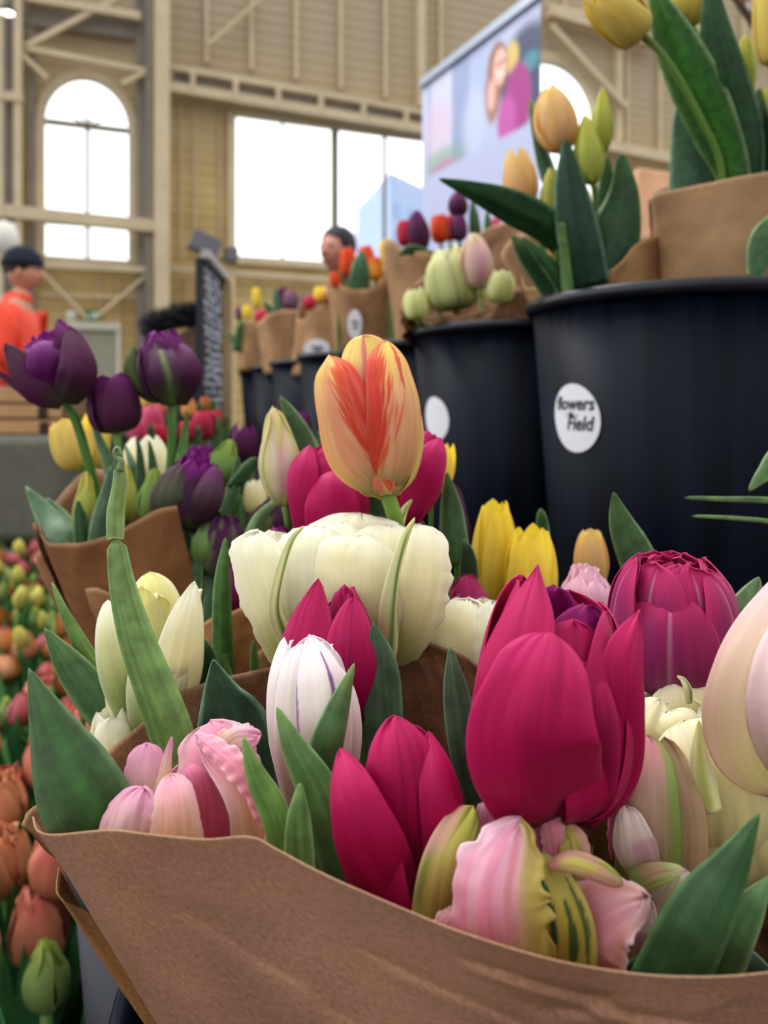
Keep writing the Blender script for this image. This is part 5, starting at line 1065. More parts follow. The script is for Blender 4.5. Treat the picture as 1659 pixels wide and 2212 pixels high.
fpet(a2, [(950, 1990, .247), (966, 1860, .236), (950, 1710, .234), (926, 1580, .2445)], [46, 52, 46, 12], MF_, bulge=.4, mat='petal', n=(31, 45), tw=[0, -8, -10, -5])
fpet(a2, [(885, 2010, .244), (815, 1860, .229), (768, 1735, .2285), (736, 1617, .2405)], [40, 74, 58, 16], MF_, bulge=.34, mat='petal', n=(31, 45), tw=[0, 10, 10, 5])
bl = _b('very large blush')
B1 = hexes(base='#e9e2b4', body='#f3e3c4', tip='#f4d2d4', edge='#f2cdd4', ke=2.6, ea=.5, kb=.35, kt=.4); B1['side'] = (H('#f3cdd4'), -.2, .9)
B2 = hexes(base='#f2e4c4', body='#f5e0de', tip='#f3cad6', edge='#f6dfe4', ke=3, ea=.6, kb=.3)
fpet(bl, [(1700, 1712, .262), (1645, 1610, .246), (1662, 1470, .240), (1728, 1330, .245), (1800, 1170, .258)], [40, 112, 112, 92, 30], B1, bulge=.22, n=(31, 45))
fpet(bl, [(1760, 1715, .258), (1728, 1610, .236), (1735, 1480, .2315), (1770, 1350, .238), (1810, 1220, .25)], [30, 96, 104, 80, 26], B2, bulge=.25, n=(31, 45))
cr = _b('cream double tulip with a green fleck')
CRF = dict(CREAM2, veins=.03)
fpet(cr, [(1500, 1720, .312), (1490, 1610, .306), (1478, 1540, .306), (1458, 1474, .313)], [80, 88, 80, 52], CRF, fringe=.04, ruf=.03)
fpet(cr, [(1450, 1760, .298), (1405, 1660, .289), (1396, 1580, .289), (1425, 1512, .297)], [56, 52, 46, 32], CRF, fringe=.05, ruf=.04)
fpet(cr, [(1500, 1760, .292), (1475, 1640, .286), (1458, 1580, .287), (1440, 1538, .292)], [70, 72, 62, 44], CRF, fringe=.06, ruf=.04)
fpet(cr, [(1590, 1930, .286), (1572, 1810, .274), (1535, 1680, .2695), (1478, 1556, .283)], [84, 102, 122, 86], CRF, ruf=.015, bulge=.3)
fpet(cr, [(1700, 1940, .276), (1665, 1840, .27), (1645, 1750, .272)], [60, 66, 40], CRF, ruf=.03)
bc = _b('large ruffled cream'); CR1 = dict(CREAM, veins=.02, var=.2); CR0 = dict(CREAM, veins=.02, var=.2, tip=H('#fdfcec'), body=H('#fbf9df'))
fpet(bc, [(770, 1330, .385), (772, 1200, .380), (778, 1112, .388)], [120, 130, 84], CR1, fringe=.11, ruf=.02, bulge=.25)
fpet(bc, [(640, 1440, .362), (596, 1300, .348), (565, 1215, .346), (556, 1150, .354)], [40, 72, 72, 44], CR0, fringe=.14, ruf=.05, bulge=.2, tw=[0, -10, -20, -25], n=(41, 51))
fpet(bc, [(850, 1440, .362), (890, 1300, .348), (905, 1215, .347), (902, 1136, .354)], [40, 74, 72, 50], CR1, fringe=.11, ruf=.04, bulge=.2, tw=[0, 10, 18, 22], n=(41, 51))
fpet(bc, [(840, 1400, .366), (838, 1270, .357), (838, 1195, .358), (842, 1138, .368)], [80, 104, 98, 66], CR1, fringe=.11, ruf=.04, bulge=.3)
fpet(bc, [(690, 1420, .362), (688, 1290, .353), (684, 1205, .354), (700, 1142, .364)], [80, 104, 92, 54], CR0, fringe=.11, ruf=.04, bulge=.3)
fpet(bc, [(765, 1440, .352), (770, 1300, .3475), (772, 1215, .350), (778, 1160, .358)], [70, 112, 104, 62], CR1, fringe=.10, ruf=.03, bulge=.25)
fpet(bc, [(745, 1300, .372), (742, 1200, .365), (735, 1165, .366), (740, 1132, .374)], [70, 84, 70, 36], CR0, fringe=.10, ruf=.05, bulge=.3)
c2 = _b('lower ruffled cream')
fpet(c2, [(1010, 1520, .378), (962, 1420, .371), (945, 1350, .372), (960, 1310, .38)], [50, 62, 48, 26], CR1, fringe=.10, ruf=.04)
fpet(c2, [(1020, 1540, .372), (1010, 1430, .366), (1000, 1360, .367), (1010, 1296, .376)], [70, 86, 76, 44], CR1, fringe=.11, ruf=.05)
fpet(c2, [(1080, 1540, .368), (1075, 1440, .362), (1068, 1370, .363), (1062, 1300, .372)], [60, 78, 66, 40], CR0, fringe=.10, ruf=.07)
fpet(c2, [(930, 1400, .366), (905, 1350, .366), (893, 1308, .37)], [22, 22, 6], CR1)
wt_ = _b('white tulip with thin'); WS = hexes(base='#f0e4d0', body='#faf4ec', tip='#fbf0f4', edge='#f5e2ee', ke=3, ea=.5); WS['veins'] = .02; PV = H('#8a4a9c')
fpet(wt_, [(650, 1730, .284), (612, 1590, .275), (603, 1480, .276), (614, 1378, .288)], [36, 32, 26, 10], WS, bulge=.35, tw=[0, 18, 18, 8])
fpet(wt_, [(665, 1730, .284), (645, 1600, .272), (642, 1490, .273), (650, 1392, .284)], [44, 50, 44, 28], WS, bulge=.3)
fpet(wt_, [(690, 1730, .282), (702, 1600, .268), (694, 1480, .2695), (668, 1372, .281)], [44, 58, 54, 14], dict(WS, flame=[(.42, .10, .18, .88, PV, .85), (-1.0, .10, .2, .75, PV, .6)]), bulge=.3, n=(51, 61))
fpet(wt_, [(735, 1730, .290), (760, 1600, .281), (745, 1500, .282), (705, 1420, .290)], [20, 22, 24, 12], WS, bulge=.35, tw=[0, -18, -18, -8])
lc = _b('pale yellow-cream tulip'); LC = dict(CREAM, veins=.03, var=.3); LCY = dict(LC, body=H('#f4efb4'), tip=H('#f3edaa'), base=H('#cdd68a')); LCB = dict(LC, base=H('#a9bd6e'), body=H('#e6e8b4'), kb=.5)
fpet(lc, [(328, 1600, .372), (340, 1420, .366), (332, 1310, .368), (322, 1236, .376)], [36, 60, 58, 28], LCY, bulge=.3, ruf=.02)
fpet(lc, [(315, 1620, .362), (265, 1490, .351), (243, 1390, .350), (233, 1296, .359)], [16, 38, 36, 16], LCB, bulge=.35, tw=[0, 10, 10, 0])
fpet(lc, [(325, 1620, .362), (372, 1490, .350), (396, 1370, .349), (420, 1256, .359)], [22, 54, 46, 12], LC, bulge=.3, tw=[0, -12, -15, -10], ruf=.02)
fpet(lc, [(322, 1640, .356), (318, 1540, .3485), (322, 1460, .348), (330, 1400, .353)], [16, 40, 44, 26], LCB, bulge=.35)
fpet(lc, [(350, 1580, .354), (356, 1500, .347), (372, 1440, .347), (398, 1398, .352)], [18, 40, 36, 12], LC, bulge=.3, ruf=.03)
m3 = _b('magenta tulip just left'); MB3 = dict(MF_, body=H('#bd2166'), tip=H('#c4276e'))
fpet(m3, [(700, 1190, .458), (704, 1080, .445), (706, 1020, .446), (704, 962, .455)], [40, 46, 40, 12], MB3, mat='petal', bulge=.35, n=(17, 21))
fpet(m3, [(672, 1190, .448), (655, 1090, .436), (655, 1020, .438), (668, 962, .450)], [26, 32, 34, 10], MB3, mat='petal', bulge=.35, tw=15, n=(17, 21))
fpet(m3, [(760, 1190, .448), (772, 1100, .438), (768, 1050, .440), (760, 1010, .450)], [24, 26, 24, 12], MB3, mat='petal', bulge=.35, tw=-15, n=(17, 21))
fpet(m3, [(716, 1200, .444), (718, 1110, .431), (718, 1060, .432), (718, 1018, .441)], [46, 60, 50, 24], MB3, mat='petal', bulge=.35, n=(17, 21))
m4 = _b('magenta tulip leaning out')
fpet(m4, [(880, 1130, .44), (912, 1040, .428), (935, 985, .430), (950, 945, .44)], [24, 40, 32, 8], MB3, mat='petal', bulge=.35, n=(17, 21))
fpet(m4, [(890, 1080, .45), (912, 990, .443), (925, 930, .45)], [34, 34, 12], MB3, mat='petal', bulge=.35, n=(17, 21))
m2 = _b('pink-magenta tulip'); PM2 = hexes(base='#a3456f', body='#b11c5e', tip='#b8225f', edge='#cc4079', ke=6, ea=.5)
fpet(m2, [(700, 1620, .322), (672, 1500, .313), (665, 1400, .313), (688, 1250, .327)], [40, 60, 64, 12], PM2, mat='petal', bulge=.32, tw=[0, 15, 18, 8], n=(31, 41))
fpet(m2, [(765, 1620, .318), (758, 1500, .308), (756, 1400, .309), (762, 1292, .320)], [36, 54, 54, 22], dict(PM2, mid=H('#8f1550'), mw=.03, ma=.7), mat='petal', bulge=.3, n=(31, 41))
# ================================================================ PURPLE BOUQUET, LEFT
tulip('dark purple double tulip at upper left, petals splayed to the left', (128, 858), (95, 730), .60, 78, DPUR, style='double', srad=10, n=(15, 21), petals=
    [dict(phi=72*i, k=.5, h=1.05, w=.6, sp=DPURIN, ruf=.10) for i in range(5)]+[dict(phi=60*i, k=.8, h=.95, w=.7, sp=DPURIN, ruf=.05) for i in range(6)]+
    [dict(phi=-82, k=1.05, h=.95, w=.6, prof=OPEN, lean=14, pt=.6), dict(phi=50, k=1.0, h=1.22, w=.75, pt=.6), dict(phi=-20, k=1.0, h=.8, w=.9), dict(phi=110, k=1, h=1), dict(phi=180, k=1, h=1.1), dict(phi=-130, k=1, h=.9)],
    stem=[(160, 900, .60), (185, 980, .60), (210, 1080, .61), (230, 1250, .62)])
tulip('smaller dark purple tulip between the two taller purple ones', (252, 935), (238, 808), .60, 56, DPUR, style='cup', srad=9, rot=25, q=.8, ruf=.04, stem=[(258, 1000, .60), (262, 1150, .61)])
tulip('dark purple and green double tulip standing upright at mid left', (370, 868), (345, 718), .62, 68, DPUR, srad=10, n=(15, 21), petals=
    [dict(phi=72*i, k=.5, h=1.0, w=.6, sp=DPURIN, ruf=.12) for i in range(5)]+[dict(phi=60*i+40, k=.85, h=.96, w=.7, sp=DPUR, ruf=.03) for i in range(6)]+
    [dict(phi=a, k=1.0, h=h_, w=.7, sp=s_, pt=.5) for a, h_, s_ in ((-15, .86, DPURG), (55, .85, DPURG), (-80, .82, DPURG), (110, .9, DPUR), (180, .9, DPUR), (-130, .9, DPUR))],
    stem=[(372, 930, .62), (368, 1030, .62), (362, 1250, .62)])
tulip('purple double tulip half sheathed in green, leaning right at mid left', (385, 1135), (432, 985), .56, 62, DPUR, srad=10, n=(15, 21), petals=
    [dict(phi=72*i, k=.5, h=1.08, w=.6, sp=DPURIN, ruf=.12) for i in range(5)]+[dict(phi=60*i+40, k=.85, h=.96, w=.7, sp=DPURIN, ruf=.03) for i in range(6)]+
    [dict(phi=a, k=1.0, h=h_, w=.8, sp=s_, pt=.5) for a, h_, s_ in ((-60, .86, dict(DPURG, body=H('#6a6f52'))), (25, .85, DPURG), (85, .95, DPUR), (150, .9, DPUR), (-130, .9, DPUR))],
    stem=[(375, 1190, .56), (370, 1250, .56), (365, 1400, .56)])
tulip('purple and green tulip bud below the leaning purple double', (470, 1240), (487, 1112), .55, 56, DPURG, style='double', q=.7, n=(13, 19))
tulip('dark purple tulip bud right of the green-sheathed one', (560, 1180), (600, 1075), .56, 42, dict(DPURG, body=H('#553048')), style='egg', q=.7)
tulip('small dark purple tulip with pointed tip behind the green buds', (525, 1000), (528, 915), .72, 34, DPUR, style='cup', q=.6, pt=.9)
tulip('purple tulip top peeking above the leaning double', (440, 1000), (440, 960), .66, 22, DPURIN, style='cup', q=.5)
tulip('green closed tulip bud with yellow tip, right of the purple cluster', (465, 1050), (500, 950), .62, 36, GBUD, style='bud', q=.6)
tulip('rounded pale green tulip bud above the brown paper at left', (322, 1130), (335, 1010), .58, 30, GBUD, style='bud', q=.6)
tulip('yellow-green streaked tulip bud at the left of the purple bouquet', (182, 1170), (188, 1018), .58, 26, YBUD, style='bud', q=.6)
tulip('yellow-green tulip bud behind the green stalk', (270, 1130), (272, 1005), .60, 27, YBUD, style='bud', q=.6)
tulip('pale yellow tulip behind the purple stem at left', (170, 1010), (135, 905), .72, 42, dict(YEL, body=H('#ecd98a'), tip=H('#eed07a')), style='cup', q=.6, mat='pale')
tulip('second pale yellow tulip showing right of the purple stem', (200, 1010), (210, 890), .75, 34, dict(YEL, body=H('#efe08c')), style='cup', q=.6, mat='pale')
tulip('white and yellow tulip with pointed petals behind the purple bouquet', (315, 1040), (315, 940), .72, 48, CREAM, style='cup', q=.8, mat='pale', pt=.9)
tulip('pale green-cream tulip at the foot of the pink-edged bud', (555, 1110), (548, 1035), .60, 26, CREAM2, style='cup', q=.5, mat='pale')
tulip('small dark purple tulip peeking out left of the flamed tulip', (655, 960), (650, 885), .62, 22, DPUR, style='cup', q=.5)
wrapB = thing('paper_wrap', P(230, 1700, .55), 'brown paper wrap of the purple tulip bouquet at left', 'paper wrap')
sheet('front_sheet', wrapB, [(78, 1130, .57), (84, 1155, .55), (100, 1176, .535), (160, 1175, .52), (225, 1161, .51), (290, 1130, .505), (345, 1100, .51), (390, 1090, .53)],
      [(300, 1700, .57), (305, 1700, .56), (320, 1700, .55), (370, 1700, .54), (420, 1700, .53), (470, 1700, .53), (520, 1700, .53), (560, 1700, .54)], col='#8c6140', nu=70, nv=50, crk=.004, lam=.06)
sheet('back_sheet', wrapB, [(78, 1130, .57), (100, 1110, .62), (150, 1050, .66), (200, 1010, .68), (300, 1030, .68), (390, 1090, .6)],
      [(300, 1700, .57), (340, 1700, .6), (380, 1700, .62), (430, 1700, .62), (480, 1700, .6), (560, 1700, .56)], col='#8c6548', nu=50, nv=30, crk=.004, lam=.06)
sheet('side_flap', wrapB, [(70, 1212, .60), (90, 1185, .585), (130, 1190, .575)], [(310, 1700, .60), (320, 1700, .59), (350, 1700, .57)], col='#9c7352', nu=20, nv=40, crk=.003, lam=.05)
sheet('fold', wrapB, [(178, 1275, .515), (210, 1272, .508), (260, 1290, .51)], [(330, 1700, .52), (380, 1700, .52), (420, 1700, .52)], col='#9a7350', nu=20, nv=40, crk=.003, lam=.05)
wrapC = thing('paper_wrap', P(520, 1700, .44), 'brown paper showing low between the left cream tulip and the centre bloom', 'paper wrap')
sheet('front_sheet', wrapC, [(405, 1372, .46), (440, 1342, .455), (490, 1325, .45), (545, 1308, .445), (600, 1335, .445), (680, 1365, .45), (760, 1380, .45)],
      [(420, 1750, .44), (470, 1750, .44), (520, 1750, .44), (560, 1750, .44), (600, 1750, .44), (640, 1750, .44), (700, 1750, .44)], col='#94683f', nu=60, nv=40, crk=.005, lam=.04)
sheet('fold', wrapC, [(555, 1410, .425), (580, 1396, .425), (640, 1400, .43)], [(560, 1750, .43), (590, 1750, .43), (650, 1750, .43)], col='#a98560', nu=20, nv=20, crk=.002, lam=.04)
# leafy filler belonging to the bouquet's own tulips
own = [o for o in bpy.data.objects if o.get('category') == 'tulip' and ('purple' in o['label'] or 'green' in o['label'])]
byl = lambda s: [o for o in bpy.data.objects if s in o.get('label', '')][0]
fill = [('pale yellow tulip behind the purple stem', [(55, 1050, .60), (100, 1110, .59), (140, 1170, .57), (190, 1300, .56)], [3, 24, 34, 30], '#5c8a6a'),
 ('yellow-green streaked', [(100, 1075, .61), (140, 1120, .60), (185, 1200, .57)], [3, 16, 30], '#4a7d55'),
 ('yellow-green streaked', [(168, 1080, .56), (175, 1130, .56), (185, 1220, .56)], [3, 16, 20], '#3f7048'),
 ('smaller dark purple tulip between', [(186, 865, .64), (210, 940, .63), (235, 1010, .62), (250, 1150, .6)], [2, 8, 14, 16], '#5d8a5e'),
 ('smaller dark purple tulip between', [(240, 1005, .57), (228, 1070, .565), (215, 1140, .56), (205, 1240, .56)], [4, 12, 20, 18], '#5b8468'),
 ('dark purple and green double', [(404, 885, .62), (398, 950, .62), (385, 1050, .61)], [2, 9, 18], '#5e9a3e'),
 ('dark purple and green double', [(295, 940, .64), (303, 990, .63), (305, 1080, .62)], [2, 8, 14], '#3d6d40'),
 ('white and yellow tulip', [(322, 950, .64), (330, 1000, .63), (338, 1080, .62)], [2, 9, 14], '#3a6c3c'),
 ('white and yellow tulip', [(270, 960, .66), (285, 1010, .64), (290, 1100, .62)], [2, 10, 16], '#3d7040'),
 ('purple double tulip half', [(350, 1120, .55), (348, 1190, .545), (345, 1320, .54)], [8, 22, 26], '#5a8a62'),
 ('purple double tulip half', [(400, 1120, .58), (405, 1220, .56), (400, 1380, .55)], [8, 20, 24], '#2f5c44'),
 ('purple and green tulip bud below', [(425, 1150, .54), (420, 1240, .53), (405, 1360, .52)], [8, 18, 22], '#3f7048'),
 ('purple and green tulip bud below', [(455, 1230, .54), (460, 1300, .53), (450, 1400, .52)], [10, 22, 22], '#3d6b40'),
 ('green closed tulip bud', [(515, 985, .60), (505, 1050, .60), (480, 1140, .59)], [3, 14, 22], '#477a4c'),
 ('dark purple tulip bud right', [(520, 1070, .58), (505, 1110, .58), (470, 1180, .58)], [3, 10, 16], '#5c9444'),
 ('dark purple tulip bud right', [(558, 990, .60), (540, 1010, .60), (505, 1060, .60)], [6, 16, 20], '#39663c'),
 ('dark purple tulip bud right', [(600, 1080, .52), (560, 1120, .52), (535, 1180, .52)], [6, 14, 18], '#6f9a66'),
 ('green closed tulip bud', [(480, 1080, .64), (470, 1150, .63), (465, 1250, .62)], [12, 30, 34], '#2c5236'),
 ('purple tulip top showing', [(580, 1120, .60), (560, 1200, .58), (545, 1330, .56)], [12, 36, 40], '#27432f'),
 ('brownish closed', [(905, 1120, .50), (900, 1180, .50), (905, 1290, .49)], [10, 30, 34], '#2c5634'),
 ('brownish closed', [(800, 1040, .50), (815, 1100, .50), (820, 1200, .49)], [12, 24, 30], '#2c5634'),
 ('small dark purple tulip peeking', [(690, 930, .62), (700, 1000, .6), (700, 1120, .58)], [8, 20, 24], '#305a38')]
for s_, pts, hw, c_ in fill: leaf(byl(s_), pts, hw, col=c_, tipc=c_, n=(7, 16), fold=.3, tw=rng.uniform(-20, 20), solid=.0005)

for (q_, pts_, hw_, sp_) in [
  ('dark purple double tulip at upper left', [(140, 862, .585), (80, 828, .575), (10, 742, .575)], [26, 40, 10], dict(DPUR, tip=H('#6a4a58'))),
  ('dark purple double tulip at upper left', [(140, 862, .585), (168, 800, .570), (152, 706, .585)], [30, 40, 14], dict(DPUR, tip=H('#663a56'))),
  ('dark purple double tulip at upper left', [(130, 855, .59), (105, 790, .575), (92, 738, .585)], [34, 44, 30], DPURIN),
  ('dark purple double tulip at upper left', [(140, 800, .60), (132, 750, .60), (130, 704, .60)], [26, 30, 18], DPURIN),
  ('dark purple and green double', [(372, 870, .61), (362, 805, .592), (338, 738, .61)], [24, 40, 16], dict(DPURG, mid=H('#7f9a55'), mw=.2)),
  ('dark purple and green double', [(345, 866, .61), (284, 812, .60), (290, 744, .61)], [8, 13, 7], hexes(base='#6b7c4c', body='#5f6c42', tip='#6f7c50')),
  ('dark purple and green double', [(385, 868, .61), (405, 805, .596), (388, 742, .61)], [20, 30, 14], dict(DPUR, tip=H('#75306c'))),
  ('purple double tulip half', [(392, 1136, .555), (362, 1080, .538), (398, 1002, .55)], [26, 38, 18], hexes(base='#6d7a55', body='#606850', tip='#6a4a5a', edge='#5c4a58', ke=2, ea=.6)),
  ('purple double tulip half', [(400, 1136, .555), (446, 1080, .540), (466, 1006, .555)], [26, 34, 16], hexes(base='#5c6648', body='#59404e', tip='#7a3070')),
  ('purple double tulip half', [(420, 1090, .56), (436, 1030, .555), (430, 976, .56)], [22, 24, 14], DPURIN),
  ('purple and green tulip bud below', [(475, 1250, .55), (440, 1190, .535), (462, 1122, .55)], [22, 28, 16], hexes(base='#7a9a5c', body='#7a9a5c', tip='#6f7c58')),
  ('purple and green tulip bud below', [(485, 1250, .55), (500, 1190, .537), (500, 1120, .55)], [22, 30, 16], hexes(base='#5f6e4a', body='#5c5648', tip='#6a3a5c'))]:
    fpet(_b(q_), pts_, hw_, sp_, bulge=.4, ruf=.05, mat='petal', n=(17, 21), ridge=.04)
# ================================================================ BOUQUETS IN THE BLACK BUCKETS
def pw(label): return thing('paper_wrap', (0, 0, 0), label, 'paper wrap')
def put(o, px, py, d):
    p = P(px, py, d); dl = p-np.array(o.location); o.location = p
    for c in o.children: c.data.transform(__import__('mathutils').Matrix.Translation(Vector(tuple(-dl)))) if False else None
LV = '#3f7048'
BKL = '#2f5f3c'
# nearest bucket, right bouquet of yellow tulips
w_ = thing('paper_wrap', P(1620, 640, .80), 'tall brown paper wrap of the yellow tulips at the top right', 'paper wrap')
sheet('front_sheet', w_, [(1404, 432, .80), (1412, 420, .76), (1450, 410, .735), (1530, 394, .72), (1620, 376, .71), (1720, 364, .71), (1860, 372, .74)], [(1425, 760, .80), (1440, 760, .77), (1480, 760, .75), (1540, 760, .74), (1620, 760, .73), (1700, 760, .73), (1780, 760, .76)], col='#b08e6c', nu=80, nv=40, crk=.003, lam=.09)
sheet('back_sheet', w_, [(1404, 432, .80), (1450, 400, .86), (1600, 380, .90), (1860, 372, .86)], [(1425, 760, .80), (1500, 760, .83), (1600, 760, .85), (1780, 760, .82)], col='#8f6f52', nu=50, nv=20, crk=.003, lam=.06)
YP = hexes(base='#cfc968', body='#ecd97c', tip='#f2dd8a', edge='#f2e8a0', ke=3, ea=.5)
STD = [H('#6f8a4a'), H('#6f9148'), H('#7fa050')]
tulip('drooping yellow tulip at the top, on a long arching stem', (1385, 78), (1283, -20), .70, 52, YP, style='cup', mat='pale', dz=-.02, srad=8, tip=.35, scol=STD, stem=[(1420, 105, .70), (1470, 175, .705), (1520, 270, .715), (1560, 370, .73), (1590, 640, .76)], pt=.5, solid=.0006)
tulip('yellow tulip cut by the top edge, in front of the tall green leaves', (1492, 55), (1470, -70), .72, 50, YP, style='egg', mat='pale', srad=8, stem=[(1508, 90, .725), (1530, 170, .74), (1570, 370, .76), (1600, 640, .77)],
   leaves=[dict(pts=[(1405, -40, .70), (1440, 60, .705), (1490, 170, .71), (1545, 290, .72), (1585, 400, .73), (1600, 600, .75)], hw=[6, 38, 54, 50, 34, 26], col='#3c7a38', tipc='#4a8f3c', fold=.3, tw=-15, streak='#4d9a34'),
           dict(pts=[(1535, -60, .69), (1545, 50, .692), (1570, 170, .70), (1600, 290, .715), (1612, 420, .73), (1610, 600, .75)], hw=[8, 30, 46, 50, 36, 26], col='#2c5f38', tipc='#3a6f3e', fold=.3, tw=12, edge='#6f9a6a')])
tulip('green-tinged narrow yellow tulip at the top right', (1612, 212), (1610, 72), .74, 23, YBUD, style='bud', srad=6, mat='pale', q=.8, leaves=[dict(pts=[(1478, 190, .78), (1490, 260, .775), (1510, 350, .77), (1530, 450, .77), (1560, 620, .78)], hw=[8, 36, 60, 74, 50], col='#44755a', tipc='#568a70', fold=.15, tw=10, edge='#9ac0a0'),
    dict(pts=[(1640, 190, .72), (1640, 260, .72), (1650, 340, .73), (1640, 480, .75)], hw=[4, 22, 34, 30], col='#1f4530')])
tulip('yellow tulip cut by the top right edge', (1665, 140), (1655, -60), .70, 32, YP, style='cup', mat='pale', srad=7, q=.8)
tulip('small yellow-green tulip low at the right edge', (1650, 300), (1645, 190), .74, 26, YBUD, style='cup', mat='pale', srad=6, q=.7, leaves=[dict(pts=[(1700, 470, .66), (1655, 520, .66), (1630, 590, .66), (1618, 600, .66)], hw=[30, 34, 16, 3], col='#3a6b3c', fold=.2)])
# nearest bucket, left bouquet
w_ = thing('paper_wrap', P(1280, 680, .80), 'low brown paper wrap of the peach tulips on the near bucket rim', 'paper wrap')
sheet('front_sheet', w_, [(1118, 600, .88), (1132, 622, .83), (1170, 622, .79), (1230, 606, .76), (1300, 592, .745), (1345, 565, .74), (1385, 525, .745), (1436, 506, .765)], [(1200, 760, .86), (1205, 760, .83), (1225, 760, .80), (1260, 760, .78), (1300, 760, .77), (1340, 760, .77), (1380, 760, .77), (1430, 760, .79)], col='#b48e66', nu=80, nv=30, crk=.004, lam=.05)
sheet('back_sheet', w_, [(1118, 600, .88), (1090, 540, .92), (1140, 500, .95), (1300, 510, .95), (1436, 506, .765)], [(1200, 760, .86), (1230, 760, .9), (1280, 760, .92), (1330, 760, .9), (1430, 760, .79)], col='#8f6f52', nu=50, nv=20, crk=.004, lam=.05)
tulip('peach tulip with a pointed yellow tip, upper of the peach pair', (1212, 328), (1185, 186), .76, 46, PEACH, style='egg', mat='pale', srad=6, rot=25, pt=.9, tip=.4, leaves=[dict(pts=[(1146, 212, .78), (1160, 280, .78), (1185, 360, .78), (1215, 450, .775), (1235, 560, .77)], hw=[5, 11, 20, 20, 14], col='#3f7552', tipc='#9cc070', fold=.5, tw=30)])
tulip('peach tulip with orange shading, lower of the peach pair', (1132, 442), (1112, 325), .80, 38, PEACH, stem=[(1150, 480, .79), (1195, 600, .785), (1240, 780, .79)], style='cup', mat='pale', srad=6, rot=-20, h=1.02, pt=.9, tip=.4)
tulip('pale green-yellow closed tulip, rightmost and highest of the green buds', (1302, 330), (1300, 188), .78, 25, YBUD, style='bud', pt=1.0, tip=.3, mat='pale', srad=5)
tulip('yellow-green closed tulip with a sharp tip in front of the green buds', (1280, 398), (1262, 248), .74, 33, YBUD, style='bud', pt=1.0, tip=.35, mat='pale', srad=6, leaves=[
    dict(pts=[(1222, 300, .735), (1232, 400, .73), (1250, 500, .73), (1275, 620, .74)], hw=[6, 34, 46, 44], col='#23513a', tipc='#2f6242', fold=.3, edge='#8fb59a', tw=8),
    dict(pts=[(1342, 332, .76), (1346, 420, .755), (1325, 510, .75), (1290, 620, .75)], hw=[8, 34, 58, 50], col='#2f6038', tipc='#467a3c', fold=.35, edge='#7fa86a'),
    dict(pts=[(1312, 340, .78), (1310, 420, .78), (1300, 560, .77)], hw=[6, 20, 30], col='#3f7444')])
tulip('olive-green closed tulip bud below the peach pair', (1200, 498), (1190, 362), .75, 29, dict(YBUD, body=H('#a9ab4e'), tip=H('#c0bb58')), style='egg', mat='pale', srad=5, leaves=[
    dict(pts=[(947, 386, .70), (1020, 412, .71), (1100, 446, .725), (1170, 485, .74), (1225, 550, .76)], hw=[2, 20, 36, 38, 20], col='#2a5f34', tipc='#37733a', fold=.3, edge='#5f8f58', tw=-10),
    dict(pts=[(1105, 508, .76), (1135, 545, .76), (1180, 600, .765), (1215, 660, .77)], hw=[3, 20, 30, 26], col='#2a5f38', fold=.3),
    dict(pts=[(1128, 512, .74), (1170, 555, .745), (1215, 610, .75), (1240, 670, .76)], hw=[3, 14, 20, 18], col='#376d3c', fold=.3),
    dict(pts=[(1212, 480, .73), (1218, 540, .735), (1228, 640, .74)], hw=[8, 10, 12], col='#5f9444', fold=.4)])
tulip('small yellow tulip low between the leaves on the near bucket', (1205, 572), (1198, 515), .80, 22, dict(PEACH, body=H('#e6c060')), style='cup', mat='pale', srad=4, q=.6)
# second bucket
w_ = thing('paper_wrap', P(1030, 740, 1.08), 'brown paper wrap holding the pale green double tulips', 'paper wrap')
sheet('front_sheet', w_, [(874, 672, 1.12), (900, 684, 1.08), (950, 684, 1.03), (1000, 682, 1.0), (1050, 668, .985), (1095, 645, .98), (1120, 628, .985), (1165, 640, 1.0)], [(900, 745, 1.12), (918, 745, 1.09), (955, 745, 1.05), (1000, 745, 1.02), (1050, 745, 1.0), (1090, 745, 1.0), (1120, 745, 1.0), (1160, 745, 1.02)], col='#a98565', nu=70, nv=20, crk=.003, lam=.03)
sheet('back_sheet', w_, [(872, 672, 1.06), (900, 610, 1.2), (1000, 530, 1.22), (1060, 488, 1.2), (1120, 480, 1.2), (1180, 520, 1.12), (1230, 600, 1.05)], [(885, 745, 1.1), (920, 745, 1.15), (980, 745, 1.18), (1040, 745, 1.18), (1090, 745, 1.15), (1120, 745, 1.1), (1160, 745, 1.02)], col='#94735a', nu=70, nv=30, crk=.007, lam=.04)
GC = hexes(base='#9fae64', body='#dfe2a4', tip='#eceab8', edge='#eff0cc', ke=3, ea=.5, mid='#b4c47a', mw=.15, ma=.5)
tulip('pale green-cream double tulip in the second bucket', (985, 668), (965, 535), 1.03, 58, GC, style='double', mat='pale', srad=8, q=.8, scol=[H('#8a6f5c')]*2, solid=.0006)
tulip('pink-white closed tulip beside the green-cream double', (1035, 625), (1022, 503), 1.0, 36, dict(WPINK, body=H('#edc6cc'), edge=H('#d9cfae')), style='egg', mat='pale', srad=6, rot=10, scol=[H('#c9d48e'), H('#7fa058')])
tulip('open green-cream tulip low on the right of the second bucket paper', (1075, 655), (1085, 585), .99, 34, GC, style='cup', mat='pale', srad=5, q=.6, pt=.6)
tulip('green-cream tulip low on the left of the second bucket paper', (902, 690), (895, 622), 1.02, 28, GC, stem=[(925, 730, 1.06), (960, 850, 1.10)], style='cup', mat='pale', srad=5, q=.6, pt=.6)
tulip('dark purple tulip deep between the green-cream ones', (950, 668), (948, 640), 1.08, 16, DPUR, style='cup', srad=4, q=.5)
